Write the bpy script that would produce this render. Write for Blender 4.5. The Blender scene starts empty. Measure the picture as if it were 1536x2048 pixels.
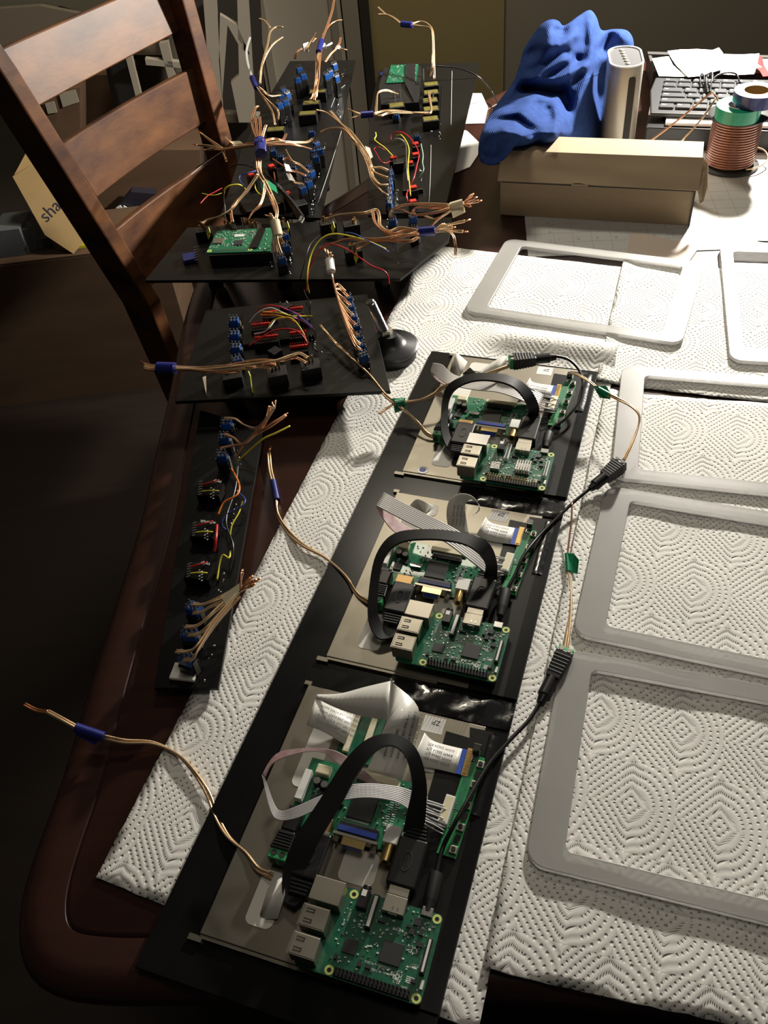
import bpy, math, random
from mathutils import Vector, Matrix
random.seed(7)
C = bpy.context.scene.collection
sc = bpy.context.scene
V = Vector
# ---------------------------------------------------------------- camera
CAMH = 0.61645
PITCH, ROLL, FPX = 0.79559, -0.11914, 1734.9
_cp, _sp = math.cos(PITCH), math.sin(PITCH)
FWD = V((0, _cp, -_sp)); _u0 = V((0, _sp, _cp)); _r0 = V((1, 0, 0))
RGT = _r0 * math.cos(ROLL) + _u0 * math.sin(ROLL)
UPV = _u0 * math.cos(ROLL) - _r0 * math.sin(ROLL)
CP = V((0, 0, CAMH))
cam = bpy.data.cameras.new('camera'); co = bpy.data.objects.new('camera', cam); C.objects.link(co)
cam.sensor_fit = 'VERTICAL'; cam.sensor_height = 36; cam.lens = FPX / 2048 * 36; cam.clip_start = .02; cam.clip_end = 30
mw = Matrix.Identity(4)
for i in range(3):
    mw[i][0] = RGT[i]; mw[i][1] = UPV[i]; mw[i][2] = -FWD[i]; mw[i][3] = CP[i]
co.matrix_world = mw
sc.camera = co
# ---------------------------------------------------------------- light
wd = bpy.data.worlds.new('world'); sc.world = wd; wd.use_nodes = True
wd.node_tree.nodes['Background'].inputs[0].default_value = (1, .93, .84, 1)
wd.node_tree.nodes['Background'].inputs[1].default_value = .018
def lamp(name, typ, loc, target, energy, col, **kw):
    l = bpy.data.lights.new(name, typ); o = bpy.data.objects.new(name, l); C.objects.link(o)
    l.energy = energy; l.color = col
    for k, v in kw.items(): setattr(l, k, v)
    o.location = loc; o.rotation_euler = (V(target) - V(loc)).to_track_quat('-Z', 'Y').to_euler()
    return o
lamp('desk_lamp_light', 'SPOT', (.80, 1.60, .50), (-.05, .95, .10), 108, (1, .94, .84), spot_size=2.75, spot_blend=.5, shadow_soft_size=.035)
lamp('overhead_fill', 'AREA', (.40, .40, 1.9), (.2, .4, 0), 3.3, (1, .90, .76), shape='DISK', size=.5)  # unseen fill added overhead to lift the near table
lamp('wall_fill', 'AREA', (.15, 1.95, 1.6), (.2, 2.6, 0), 15, (1, .90, .72), shape='DISK', size=.4)  # unseen fill added to brighten the back wall
sc.view_settings.view_transform = 'Standard'; sc.view_settings.look = 'None'
sc.view_settings.gamma = 1; sc.view_settings.use_curve_mapping = False
sc.view_settings.exposure = 0.0
# ---------------------------------------------------------------- helpers
def ray(x, y): return FWD * FPX + RGT * (x - 768) - UPV * (y - 1024)
def at(x, y, z=0.):
    d = ray(x, y); return CP + d * ((z - CAMH) / d.z)
def aty(x, y, Y):
    d = ray(x, y); return CP + d * (Y / d.y)
def atp(x, y, p, n):
    d = ray(x, y); return CP + d * ((V(p) - CP).dot(V(n)) / d.dot(V(n)))
def wz(pts):  # list of (px,py,z)
    return [at(*p) for p in pts]
MATW = {}
def mat4(o):
    m = o.matrix_basis.copy(); p = o.parent
    while p: m = p.matrix_basis @ m; p = p.parent
    return m
def props(o, label=None, cat=None, group=None, kind=None):
    if label: o['label'] = label
    if cat: o['category'] = cat
    if group: o['group'] = group
    if kind: o['kind'] = kind
    return o
def thing(name, label, cat, loc=(0, 0, 0), rz=0, group=None):
    o = bpy.data.objects.new(name, None); C.objects.link(o); o.empty_display_size = .02
    o.location = loc; o.rotation_euler = (0, 0, rz)
    o.matrix_basis = Matrix.Translation(V(loc)) @ Matrix.Rotation(rz, 4, 'Z')
    return props(o, label, cat, group)
def copy_tree(o, parent=None):
    c = o.copy(); C.objects.link(c)
    if parent: c.parent = parent
    for ch in o.children: copy_tree(ch, c)
    return c
def spline(pts, n=6):
    P = [V(p) for p in pts]
    if len(P) < 3: return P
    out = []
    for i in range(len(P) - 1):
        a = P[max(i - 1, 0)]; b = P[i]; c = P[i + 1]; d = P[min(i + 2, len(P) - 1)]
        for k in range(n):
            t = k / n
            out.append(.5 * ((2 * b) + (c - a) * t + (2 * a - 5 * b + 4 * c - d) * t * t + (3 * b - a - 3 * c + d) * t ** 3))
    out.append(P[-1]); return out
def rrect(w, h, r, cx=0, cy=0, n=5):
    o = []
    for sx, sy, a0 in ((1, 1, 0), (-1, 1, 90), (-1, -1, 180), (1, -1, 270)):
        for k in range(n + 1):
            a = math.radians(a0 + 90 * k / n)
            o.append((cx + sx * (w / 2 - r) + r * math.cos(a), cy + sy * (h / 2 - r) + r * math.sin(a)))
    return o
class MB:
    def __init__(s): s.v = []; s.f = []
    def add(s, vs, fs):
        n = len(s.v); s.v += [V(p) for p in vs]; s.f += [tuple(i + n for i in f) for f in fs]; return s
    def box(s, c, d, rz=0, M=None):
        vs = []
        R = Matrix.Rotation(rz, 3, 'Z')
        for z in (-1, 1):
            for x, y in ((-1, -1), (1, -1), (1, 1), (-1, 1)):
                p = R @ V((x * d[0] / 2, y * d[1] / 2, z * d[2] / 2)) + V(c)
                vs.append(M @ p if M else p)
        return s.add(vs, [(3, 2, 1, 0), (4, 5, 6, 7), (0, 1, 5, 4), (1, 2, 6, 5), (2, 3, 7, 6), (3, 0, 4, 7)])
    def bbox(s, c, d, b=.001, rz=0):   # bevelled top box
        R = Matrix.Rotation(rz, 3, 'Z'); vs = []
        for z, k in ((-d[2] / 2, 0), (d[2] / 2 - b, 0), (d[2] / 2, b)):
            for x, y in rrect(d[0] - 2 * k, d[1] - 2 * k, max(min(d[0], d[1]) * .12, 1e-4), n=2): vs.append(R @ V((x, y, z)) + V(c))
        n = len(vs) // 3
        fs = [tuple(range(n - 1, -1, -1)), tuple(range(2 * n, 3 * n))]
        for j in (0, 1):
            for i in range(n): a = j * n + i; b2 = j * n + (i + 1) % n; fs.append((a, b2, b2 + n, a + n))
        return s.add(vs, fs)
    def prism(s, poly, z0, z1):
        n = len(poly)
        vs = [(p[0], p[1], z0) for p in poly] + [(p[0], p[1], z1) for p in poly]
        return s.add(vs, [tuple(range(n - 1, -1, -1)), tuple(range(n, 2 * n))] + [(i, (i + 1) % n, n + (i + 1) % n, n + i) for i in range(n)])
    def ring(s, outer, inner, z0, z1):   # same vertex count
        n = len(outer); vs = []
        for z in (z0, z1):
            vs += [(p[0], p[1], z) for p in outer] + [(p[0], p[1], z) for p in inner]
        fs = []
        for i in range(n):
            j = (i + 1) % n
            fs += [(2 * n + i, 2 * n + j, 3 * n + j, 3 * n + i), (j, i, n + i, n + j), (i, j, 2 * n + j, 2 * n + i), (n + j, n + i, 3 * n + i, 3 * n + j)]
        return s.add(vs, fs)
    def cyl(s, c, r, h, n=12, r2=None, ax='Z', M=None):
        r2 = r if r2 is None else r2; vs = []
        for z, rr in ((-h / 2, r), (h / 2, r2)):
            for i in range(n):
                a = 2 * math.pi * i / n; p = (rr * math.cos(a), rr * math.sin(a), z)
                if ax == 'X': p = (p[2], p[0], p[1])
                if ax == 'Y': p = (p[1], p[2], p[0])
                q = V(p) + V(c); vs.append(M @ q if M else q)
        return s.add(vs, [tuple(range(n - 1, -1, -1)), tuple(range(n, 2 * n))] + [(i, (i + 1) % n, n + (i + 1) % n, n + i) for i in range(n)])
    def lathe(s, prof, c=(0, 0, 0), n=32, M=None):
        vs = []; m = len(prof)
        for i in range(n):
            a = 2 * math.pi * i / n
            for r, z in prof:
                p = V((r * math.cos(a), r * math.sin(a), z)) + V(c); vs.append(M @ p if M else p)
        fs = []
        for i in range(n):
            j = (i + 1) % n
            for k in range(m - 1): fs.append((i * m + k, j * m + k, j * m + k + 1, i * m + k + 1))
        fs.append(tuple(i * m for i in range(n - 1, -1, -1))) if prof[0][0] > 1e-6 else None
        fs.append(tuple(i * m + m - 1 for i in range(n))) if prof[-1][0] > 1e-6 else None
        return s.add(vs, fs)
    def tube(s, pts, r, n=7, sm=6):
        P = spline(pts, sm) if sm else [V(p) for p in pts]
        rr = r if isinstance(r, (list, tuple)) else [r, r]
        up = V((0, 0, 1)); vs = []; prev = None
        for i, p in enumerate(P):
            t = (P[min(i + 1, len(P) - 1)] - P[max(i - 1, 0)])
            if t.length < 1e-9: t = V((1, 0, 0))
            t.normalize()
            if prev is None: a = t.orthogonal().normalized()
            else:
                a = prev - t * prev.dot(t)
                a = a.normalized() if a.length > 1e-6 else t.orthogonal().normalized()
            prev = a; b = t.cross(a)
            q = i / max(len(P) - 1, 1) * (len(rr) - 1); k = min(int(q), len(rr) - 2); rad = rr[k] + (rr[k + 1] - rr[k]) * (q - k)
            for j in range(n):
                w = 2 * math.pi * j / n; vs.append(p + (a * math.cos(w) + b * math.sin(w)) * rad)
        m = len(P)
        fs = [tuple(range(n - 1, -1, -1)), tuple((m - 1) * n + j for j in range(n))]
        for i in range(m - 1):
            for j in range(n): k = (j + 1) % n; fs.append((i * n + j, i * n + k, (i + 1) * n + k, (i + 1) * n + j))
        return s.add(vs, fs)
    def band(s, L, R, t=.0004, sm=5, corr=0, nr=1):
        """strip between two edge curves, thickness t; nr>1 makes rounded conductors across"""
        L = spline(L, sm) if sm else [V(p) for p in L]; R = spline(R, sm) if sm else [V(p) for p in R]
        m = len(L); vs = []; K = nr * 4 if nr > 1 else 1
        for side in (1, -1):
            for i in range(m):
                tn = L[min(i + 1, m - 1)] - L[max(i - 1, 0)]; w = R[i] - L[i]; nn = tn.cross(w)
                nn = nn.normalized() if nn.length > 1e-12 else V((0, 0, 1))
                for k in range(K + 1):
                    h = t / 2 + (abs(math.sin(math.pi * k / 4)) * corr if nr > 1 else 0)
                    vs.append(L[i] + w * (k / K) + nn * h * side)
        W = K + 1; fs = []; o = m * W
        for i in range(m - 1):
            for k in range(K):
                a = i * W + k
                fs.append((a, a + W, a + W + 1, a + 1)); fs.append((o + a, o + a + 1, o + a + W + 1, o + a + W))
            for k, sgn in ((0, 1), (K, -1)):
                a = i * W + k; q = (a, o + a, o + a + W, a + W); fs.append(q if sgn > 0 else q[::-1])
        for i, sgn in ((0, 1), (m - 1, -1)):
            for k in range(K):
                a = i * W + k; q = (a, a + 1, o + a + 1, o + a); fs.append(q if sgn > 0 else q[::-1])
        return s.add(vs, fs)
    def build(s, name, mat, parent=None, world=True, smooth=False, bev=0, sub=0, kind=None, label=None):
        me = bpy.data.meshes.new(name)
        vs = s.v
        if parent and world:
            inv = mat4(parent).inverted(); vs = [inv @ p for p in vs]
        me.from_pydata([tuple(p) for p in vs], [], s.f); me.materials.append(mat); me.update()
        if smooth:
            for p in me.polygons: p.use_smooth = True
            if smooth == 'a':
                try: me.set_sharp_from_angle(angle=.7)
                except Exception: pass
        o = bpy.data.objects.new(name, me); C.objects.link(o)
        if parent: o.parent = parent
        if bev:
            b = o.modifiers.new('b', 'BEVEL'); b.width = bev; b.segments = 2; b.limit_method = 'ANGLE'
        if sub:
            b = o.modifiers.new('s', 'SUBSURF'); b.levels = sub; b.render_levels = sub
        return props(o, label, None, None, kind)
# ---------------------------------------------------------------- materials
def mat(name, col, rough=.5, metal=0, coat=0, emit=0, trans=0, noise=None, bump=None, spec=.5, sheen=0, ior=1.45):
    m = bpy.data.materials.new(name); m.use_nodes = True; nt = m.node_tree; b = nt.nodes['Principled BSDF']
    b.inputs['Base Color'].default_value = (*col, 1); b.inputs['Roughness'].default_value = rough
    b.inputs['Metallic'].default_value = metal; b.inputs['Coat Weight'].default_value = coat
    b.inputs['Transmission Weight'].default_value = trans; b.inputs['Specular IOR Level'].default_value = spec
    b.inputs['Sheen Weight'].default_value = sheen; b.inputs['IOR'].default_value = ior
    if noise:   # (scale, colour2, stretch, detail)
        tc = nt.nodes.new('ShaderNodeTexCoord'); mp = nt.nodes.new('ShaderNodeMapping'); mp.inputs['Scale'].default_value = noise[2]
        nz = nt.nodes.new('ShaderNodeTexNoise'); nz.inputs['Scale'].default_value = noise[0]; nz.inputs['Detail'].default_value = noise[3]
        cr = nt.nodes.new('ShaderNodeMix'); cr.data_type = 'RGBA'
        mr = nt.nodes.new('ShaderNodeMapRange'); mr.inputs[1].default_value = .3; mr.inputs[2].default_value = .7
        nt.links.new(tc.outputs['Object'], mp.inputs[0]); nt.links.new(mp.outputs[0], nz.inputs['Vector'])
        nt.links.new(nz.outputs[0], mr.inputs[0]); nt.links.new(mr.outputs[0], cr.inputs[0])
        cr.inputs[6].default_value = (*col, 1); cr.inputs[7].default_value = (*noise[1], 1)
        nt.links.new(cr.outputs[2], b.inputs['Base Color'])
    if bump:    # (scale, strength, distance, stretch)
        tc = nt.nodes.new('ShaderNodeTexCoord'); mp = nt.nodes.new('ShaderNodeMapping'); mp.inputs['Scale'].default_value = bump[3] if len(bump) > 3 else (1, 1, 1)
        nz = nt.nodes.new('ShaderNodeTexNoise'); nz.inputs['Scale'].default_value = bump[0]; nz.inputs['Detail'].default_value = 4
        bp = nt.nodes.new('ShaderNodeBump'); bp.inputs['Strength'].default_value = bump[1]; bp.inputs['Distance'].default_value = bump[2]
        nt.links.new(tc.outputs['Object'], mp.inputs[0]); nt.links.new(mp.outputs[0], nz.inputs['Vector'])
        nt.links.new(nz.outputs[0], bp.inputs['Height']); nt.links.new(bp.outputs[0], b.inputs['Normal'])
    return m
WOOD = mat('mahogany', (.032, .012, .009), .34, coat=.12, noise=(9, (.044, .016, .010), (.4, 6, 6), 6), bump=(60, .12, .0006, (.3, 5, 5)))
WOODC = mat('chair_wood', (.19, .078, .028), .5, coat=.13, spec=.3, noise=(12, (.055, .020, .012), (1, 1, 2.4), 7), bump=(90, .25, .0008, (1, 1, 2)))
BLK = mat('black_acrylic', (.006, .006, .006), .22, spec=.3, noise=(25, (.009, .009, .009), (1, 1, 1), 3))
BLKM = mat('black_board', (.006, .006, .006), .33, spec=.3, bump=(300, .1, .0003))
BTAPE = mat('black_tape', (.010, .010, .011), .22, coat=.6, bump=(35, .5, .002))
BPL = mat('black_plastic', (.014, .014, .015), .35)
BRUB = mat('black_rubber', (.018, .018, .019), .55)
CHIP = mat('chip_black', (.03, .03, .032), .5)
PLATE = mat('lcd_metal', (.29, .265, .215), .38, metal=.9, noise=(6, (.25, .23, .19), (1, 1, 1), 3))
PALE = mat('pale_film', (.80, .78, .72), .3)
SIL = mat('silver_metal', (.58, .57, .55), .25, metal=1)
SILD = mat('port_metal', (.40, .37, .31), .36, metal=.9)
CHROME = mat('chrome', (.8, .8, .8), .12, metal=1)
GOLD = mat('gold_metal', (.75, .55, .22), .3, metal=1)
BRONZ = mat('bronze_metal', (.42, .27, .12), .38, metal=.8)
PCB = mat('green_pcb', (.008, .13, .06), .38, coat=.3, noise=(260, (.014, .19, .085), (1, 1, 1), 2))
PCBD = mat('dark_green_pcb', (.006, .095, .05), .38, coat=.3, noise=(300, (.010, .15, .07), (1, 1, 1), 2))
PCBL = mat('bright_green_pcb', (.012, .25, .07), .4, coat=.2)
RING = mat('ring_yellow', (.72, .80, .25), .4)
WHT = mat('white_print', (.75, .78, .74), .6)
CREAM = mat('cream_plastic', (.80, .73, .50), .45)
WPL = mat('white_plastic', (.82, .82, .78), .4)
BLUEV = mat('blue_plastic', (.02, .045, .26), .4)
BLUESW = mat('switch_blue', (.012, .075, .30), .35, coat=.3)
BLUET = mat('blue_tape', (.015, .022, .19), .32, coat=.3)
GREENT = mat('green_tape', (.01, .26, .12), .3, coat=.3)
BEIGET = mat('masking_tape', (.72, .62, .42), .6)
GTERM = mat('terminal_green', (.03, .30, .10), .45)
COPW = mat('copper_wire', (.74, .38, .21), .24, metal=.75, coat=.8)
COPG = mat('gold_wire', (.76, .52, .30), .26, metal=.65, coat=.8)
COPD = mat('copper_bare', (.85, .40, .20), .3, metal=1)
WR = mat('red_wire', (.50, .015, .02), .35); WY = mat('yellow_wire', (.70, .62, .05), .35)
WO = mat('orange_wire', (.75, .20, .03), .35); WB = mat('blue_wire', (.05, .08, .35), .35)
WK = mat('black_wire', (.012, .012, .013), .28); WW = mat('grey_wire', (.55, .57, .55), .35)
REDC = mat('red_connector', (.60, .03, .02), .4)
YEL = mat('yellow_label', (.62, .62, .04), .5); OLV = mat('olive_label', (.13, .11, .02), .55)
RIBG = mat('grey_ribbon', (.50, .48, .46), .35, coat=.2); RIBW = mat('white_ribbon', (.74, .73, .74), .4)
RIBP = mat('pink_ribbon', (.72, .42, .45), .45, noise=(160, (.80, .68, .66), (1, 1, 1), 2))
FFC = mat('white_flex', (.78, .77, .72), .38, coat=.2); FFCB = mat('flex_blue_end', (.02, .08, .45), .4)
INK = mat('ink', (.03, .03, .05), .6)
FRAME = mat('frosted_acrylic', (.64, .63, .61), .34, trans=.55, noise=(14, (.56, .55, .53), (1, 1, 1), 3), bump=(30, .15, .0008))
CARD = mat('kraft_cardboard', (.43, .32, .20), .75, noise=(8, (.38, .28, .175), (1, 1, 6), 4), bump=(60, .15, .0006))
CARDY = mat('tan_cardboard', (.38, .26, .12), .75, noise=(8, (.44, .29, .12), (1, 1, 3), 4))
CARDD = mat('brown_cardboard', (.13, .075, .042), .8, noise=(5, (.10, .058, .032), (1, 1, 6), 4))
FOAM = mat('grey_foam', (.11, .115, .12), .9, bump=(200, .3, .001))
PAPER = mat('paper', (.84, .83, .80), .7)
MATG = mat('cutting_mat', (.62, .62, .60), .5); MATL = mat('mat_lines', (.42, .43, .43), .6)
RUG = mat('red_plastic', (.75, .03, .03), .4)
KBD = mat('keyboard_body', (.03, .031, .033), .45); KEY = mat('key_cap', (.045, .047, .05), .42)
ROUT = mat('router_silver', (.34, .31, .26), .38, metal=.35, bump=(400, .1, .0003)); ROUTP = mat('router_panel', (.022, .019, .016), .5, spec=.2)
GAP = mat('dark_gap', (.04, .033, .026), .6)  # dark brown; also painted as shade in the mailer's gaps
FLOOR = mat('floor_wood', (.014, .008, .005), .6, noise=(5, (.02, .011, .007), (1, 8, 1), 5))
WALL = mat('wall_paint', (.30, .26, .20), .85); WALLO = mat('olive_lit_wall', (.34, .27, .12), .8)  # the olive tone paints lighting colour onto part of the wall
TRIM = mat('trim_paint', (.33, .29, .23), .6); TAUPE = mat('door_paint', (.50, .45, .37), .7)
FLC = mat('spool_black', (.03, .03, .03), .5)
SPW = mat('spool_wire', (.30, .12, .075), .32, metal=.4, coat=.6)
# blue fleece with fine ribs
WOODC.node_tree.nodes['Principled BSDF'].inputs['Coat Roughness'].default_value = .36
WOOD.node_tree.nodes['Principled BSDF'].inputs['Coat Roughness'].default_value = .15
def fleece():
    m = mat('blue_fleece', (.032, .068, .225), .95, sheen=0, spec=.1, noise=(90, (.023, .050, .175), (1, 1, 1), 3)); nt = m.node_tree; b = nt.nodes['Principled BSDF']
    tc = nt.nodes.new('ShaderNodeTexCoord'); wv = nt.nodes.new('ShaderNodeTexWave'); wv.inputs['Scale'].default_value = 130; wv.inputs['Distortion'].default_value = 3
    nz = nt.nodes.new('ShaderNodeTexNoise'); nz.inputs['Scale'].default_value = 500
    ad = nt.nodes.new('ShaderNodeMath'); ad.operation = 'ADD'
    bp = nt.nodes.new('ShaderNodeBump'); bp.inputs['Strength'].default_value = .35; bp.inputs['Distance'].default_value = .001
    nt.links.new(tc.outputs['Object'], wv.inputs[0]); nt.links.new(tc.outputs['Object'], nz.inputs['Vector'])
    nt.links.new(wv.outputs[1], ad.inputs[0]); nt.links.new(nz.outputs[0], ad.inputs[1]); nt.links.new(ad.outputs[0], bp.inputs['Height']); nt.links.new(bp.outputs[0], b.inputs['Normal'])
    return m
FLEECE = fleece()
def towel_mat():
    m = mat('paper_towel', (.83, .82, .78), .85, spec=.2); nt = m.node_tree; b = nt.nodes['Principled BSDF']; N = nt.nodes.new; L = nt.links.new
    def mt(op, a, b_=None, c_=None):
        n = N('ShaderNodeMath'); n.operation = op
        for i, v in enumerate((a, b_, c_)):
            if v is None: continue
            if isinstance(v, (int, float)): n.inputs[i].default_value = v
            else: L(v, n.inputs[i])
        return n.outputs[0]
    tc = N('ShaderNodeTexCoord'); sp = N('ShaderNodeSeparateXYZ')
    nz0 = N('ShaderNodeTexNoise'); nz0.inputs['Scale'].default_value = 9; L(tc.outputs['Object'], nz0.inputs['Vector'])
    L(tc.outputs['Object'], sp.inputs[0])
    P = .062  # tile period in metres
    x = mt('ADD', mt('DIVIDE', sp.outputs[0], P), mt('MULTIPLY', nz0.outputs[0], .10)); y = mt('ADD', mt('DIVIDE', sp.outputs[1], P * 1.15), mt('MULTIPLY', nz0.outputs[0], .10))
    row = mt('FLOOR', y)
    xs = mt('ADD', x, mt('MULTIPLY', mt('MODULO', mt('ABSOLUTE', row), 2), .5))
    fx = mt('SUBTRACT', mt('SUBTRACT', xs, mt('FLOOR', xs)), .5); fy = mt('SUBTRACT', mt('SUBTRACT', y, row), .5)
    ax, ay = mt('ABSOLUTE', fx), mt('ABSOLUTE', fy)
    l1 = mt('ADD', ax, ay)
    l2 = mt('MULTIPLY', mt('SQRT', mt('ADD', mt('MULTIPLY', fx, fx), mt('MULTIPLY', fy, fy))), 1.15)
    # pointed (diamond) on one side, rounded on the other
    k = N('ShaderNodeMapRange'); L(fx, k.inputs[0]); k.inputs[1].default_value = -.12; k.inputs[2].default_value = .12
    k2 = N('ShaderNodeMapRange'); L(l1, k2.inputs[0]); k2.inputs[1].default_value = .16; k2.inputs[2].default_value = .30
    w = mt('MULTIPLY', k.outputs[0], k2.outputs[0])
    d = mt('ADD', mt('MULTIPLY', l1, mt('SUBTRACT', 1, w)), mt('MULTIPLY', l2, w))
    nrow = 10.0
    ph = mt('MULTIPLY', d, nrow)
    rw = mt('COSINE', mt('MULTIPLY', ph, 2 * math.pi))           # ridge between rows of dots
    ridx = mt('FLOOR', mt('ADD', ph, .5))
    th = mt('ARCTAN2', fy, fx)
    tang = mt('ADD', mt('MULTIPLY', mt('SUBTRACT', fx, fy), mt('SUBTRACT', 1, w)), mt('MULTIPLY', mt('MULTIPLY', th, l2), w))
    tang2 = mt('SUBTRACT', ax, ay)
    tg = mt('ADD', mt('MULTIPLY', tang2, mt('SUBTRACT', 1, w)), mt('MULTIPLY', mt('MULTIPLY', th, .5), w))
    dots = mt('COSINE', mt('MULTIPLY', tg, 2 * math.pi * 12))
    rowm = mt('MAXIMUM', rw, 0); dm = mt('MAXIMUM', dots, 0)
    dot = mt('POWER', mt('MULTIPLY', rowm, dm), 2.2)
    h = mt('SUBTRACT', mt('MULTIPLY', rw, -.16), mt('MULTIPLY', dot, 1.9))
    nz = N('ShaderNodeTexNoise'); nz.inputs['Scale'].default_value = 420; L(tc.outputs['Object'], nz.inputs['Vector'])
    h = mt('ADD', h, mt('MULTIPLY', nz.outputs[0], .12))
    bp = N('ShaderNodeBump'); bp.inputs['Strength'].default_value = 1.0; bp.inputs['Distance'].default_value = .00072
    L(h, bp.inputs['Height']); L(bp.outputs[0], b.inputs['Normal'])
    return m
TOWEL = towel_mat()
def text(name, s, o, xd, yd, size, m, parent, th=.00005, label=None):
    """lettering: origin o (world), x direction, y direction; size = cap scale in m"""
    cu = bpy.data.curves.new(name, 'FONT'); cu.body = s; cu.size = size; cu.extrude = th; cu.resolution_u = 2
    tmp = bpy.data.objects.new(name, cu); C.objects.link(tmp)
    dg = bpy.context.evaluated_depsgraph_get(); me = bpy.data.meshes.new_from_object(tmp.evaluated_get(dg))
    bpy.data.objects.remove(tmp)
    x = V(xd).normalized(); y = (V(yd) - x * V(yd).dot(x)).normalized(); z = x.cross(y)
    M = Matrix.Identity(4)
    for i in range(3): M[i][0] = x[i]; M[i][1] = y[i]; M[i][2] = z[i]; M[i][3] = o[i]
    me.transform(mat4(parent).inverted() @ M); me.materials.clear(); me.materials.append(m)
    ob = bpy.data.objects.new(name, me); C.objects.link(ob); ob.parent = parent
    return props(ob, label)
def ltext(name, s, lo, ang, size, m, parent):
    Mp = mat4(parent); R = Mp.to_3x3()
    return text(name, s, Mp @ V(lo), R @ V((math.cos(ang), math.sin(ang), 0)), R @ V((-math.sin(ang), math.cos(ang), 0)), size, m, parent)
FZ = -.75
# ---------------------------------------------------------------- structure
def struct(name, mb, m, parent=None): return mb.build(name, m, parent, kind='structure')
struct('floor', MB().box((0, 1.2, FZ - .01), (5, 4.4, .02)), FLOOR)
fl = bpy.data.objects['floor']
WY0 = 2.62
# wall behind the table: plain wall right, olive slab painting in the wall's light, boxed door and trims left
struct('wall_back', MB().box((0, WY0 + .05, .35), (5, .1, 2.2)), WALL)
def vpoly(name, px, Y, th, m, parent=None, kind=None, label=None):
    """vertical slab facing the camera at depth Y whose face has the given outline"""
    P = [aty(x, y, Y) for x, y in px]; n = len(P)
    Q = [p + V((0, th, 0)) for p in P]
    return MB().add(P + Q, [tuple(range(n)), tuple(range(2 * n - 1, n - 1, -1))] + [(i, n + i, n + (i + 1) % n, (i + 1) % n) for i in range(n)]).build(name, m, parent, kind=kind, label=label)
def edgex(x, Y): return x
def slab(name, x0, x1, z0, z1, Y, th, m, parent=None, **k): return MB().box(((x0 + x1) / 2, Y + th / 2, (z0 + z1) / 2), (x1 - x0, th, z1 - z0)).build(name, m, parent, **k)
xo = aty(738, 100, WY0 - .03).x; xo2 = aty(1010, 100, WY0 - .03).x
slab('wall_light_patch', xo + .01, xo2, FZ, .6, WY0 - .012, .012, WALLO, kind='structure')  # olive slab puts the light's tint on this stretch of wall
d1 = thing('interior_door', 'taupe painted door leaf behind the two black boards', 'door', (aty(610, 100, 2.5).x, 2.5, FZ))
X0 = aty(520, 100, 2.5).x; X1 = aty(690, 100, 2.5).x
slab('door_leaf', X0, X1, FZ + .01, .45, 2.5, .035, TAUPE, d1)
for a, b in ((X0 + .01, X0 + .03), (X1 - .03, X1 - .01)): slab('door_moulding', a, b, FZ + .1, .4, 2.492, .0078, TRIM, d1)
slab('trim_1', X1 + .004, X1 + .045, FZ, .6, 2.5, .115, TRIM, kind='structure')
slab('trim_2', X1 + .049, X1 + .075, FZ, .6, 2.53, .085, GAP, kind='structure')
# white slatted crib-like panel at left of the door
cr = thing('slatted_panel', 'white painted slatted wooden panel leaning behind the chair', 'panel', (aty(440, 100, 2.3).x, 2.3, FZ))
def cpx(x0, x1, y0, y1, Y, name, m, par, th=.02):
    p = [aty(x0, y0, Y), aty(x1, y0, Y), aty(x1, y1, Y), aty(x0, y1, Y)]
    return vpoly(name, [(x0, y0), (x1, y0), (x1, y1), (x0, y1)], Y, th, m, par)
for pts in ([(405, -20), (432, -20), (447, 245), (425, 245)], [(474, -20), (496, -20), (512, 245), (478, 245), (462, 165), (478, 150)], [(440, 30), (474, 50), (500, 110), (480, 95), (455, 50), (444, 200), (438, 120)],
            [(250, 110), (262, 108), (282, 190), (271, 192)], [(318, 88), (336, 84), (352, 160), (338, 162)], [(290, 118), (392, 128), (392, 139), (292, 130)]):
    vpoly('slat', pts, 2.3, .02, TRIM, cr)
vpoly('bottom_rail', [(425, 226), (520, 232), (520, 246), (427, 245)], 2.33, .03, TRIM, cr)
vpoly('back_board', [(380, -20), (520, -20), (540, 430), (400, 440)], 2.39, .01, GAP, cr)
# cartons and odds at the back left
def crate(name, label, px, Y, depth, m, cat='box', parts=True):
    P = [aty(x, y, Y) for x, y in px]; b = (P[2] + P[3]) / 2
    t = thing(name, label, cat, (b.x, Y, b.z))
    vpoly('carton_body', px, Y, depth, m, t)
    return t
cb = thing('moving_carton', 'large brown cardboard carton on the floor left of the chair', 'box', (-.78, 1.95, FZ))
x0, x1 = -1.5, aty(330, 515, 1.9).x; zt = aty(150, 515, 1.9).z
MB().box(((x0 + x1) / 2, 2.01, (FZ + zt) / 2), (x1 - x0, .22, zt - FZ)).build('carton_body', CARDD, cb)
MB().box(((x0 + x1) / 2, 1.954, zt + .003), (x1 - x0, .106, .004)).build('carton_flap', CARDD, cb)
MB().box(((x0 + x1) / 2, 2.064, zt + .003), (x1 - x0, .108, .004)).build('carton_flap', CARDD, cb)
zt += .0055
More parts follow.
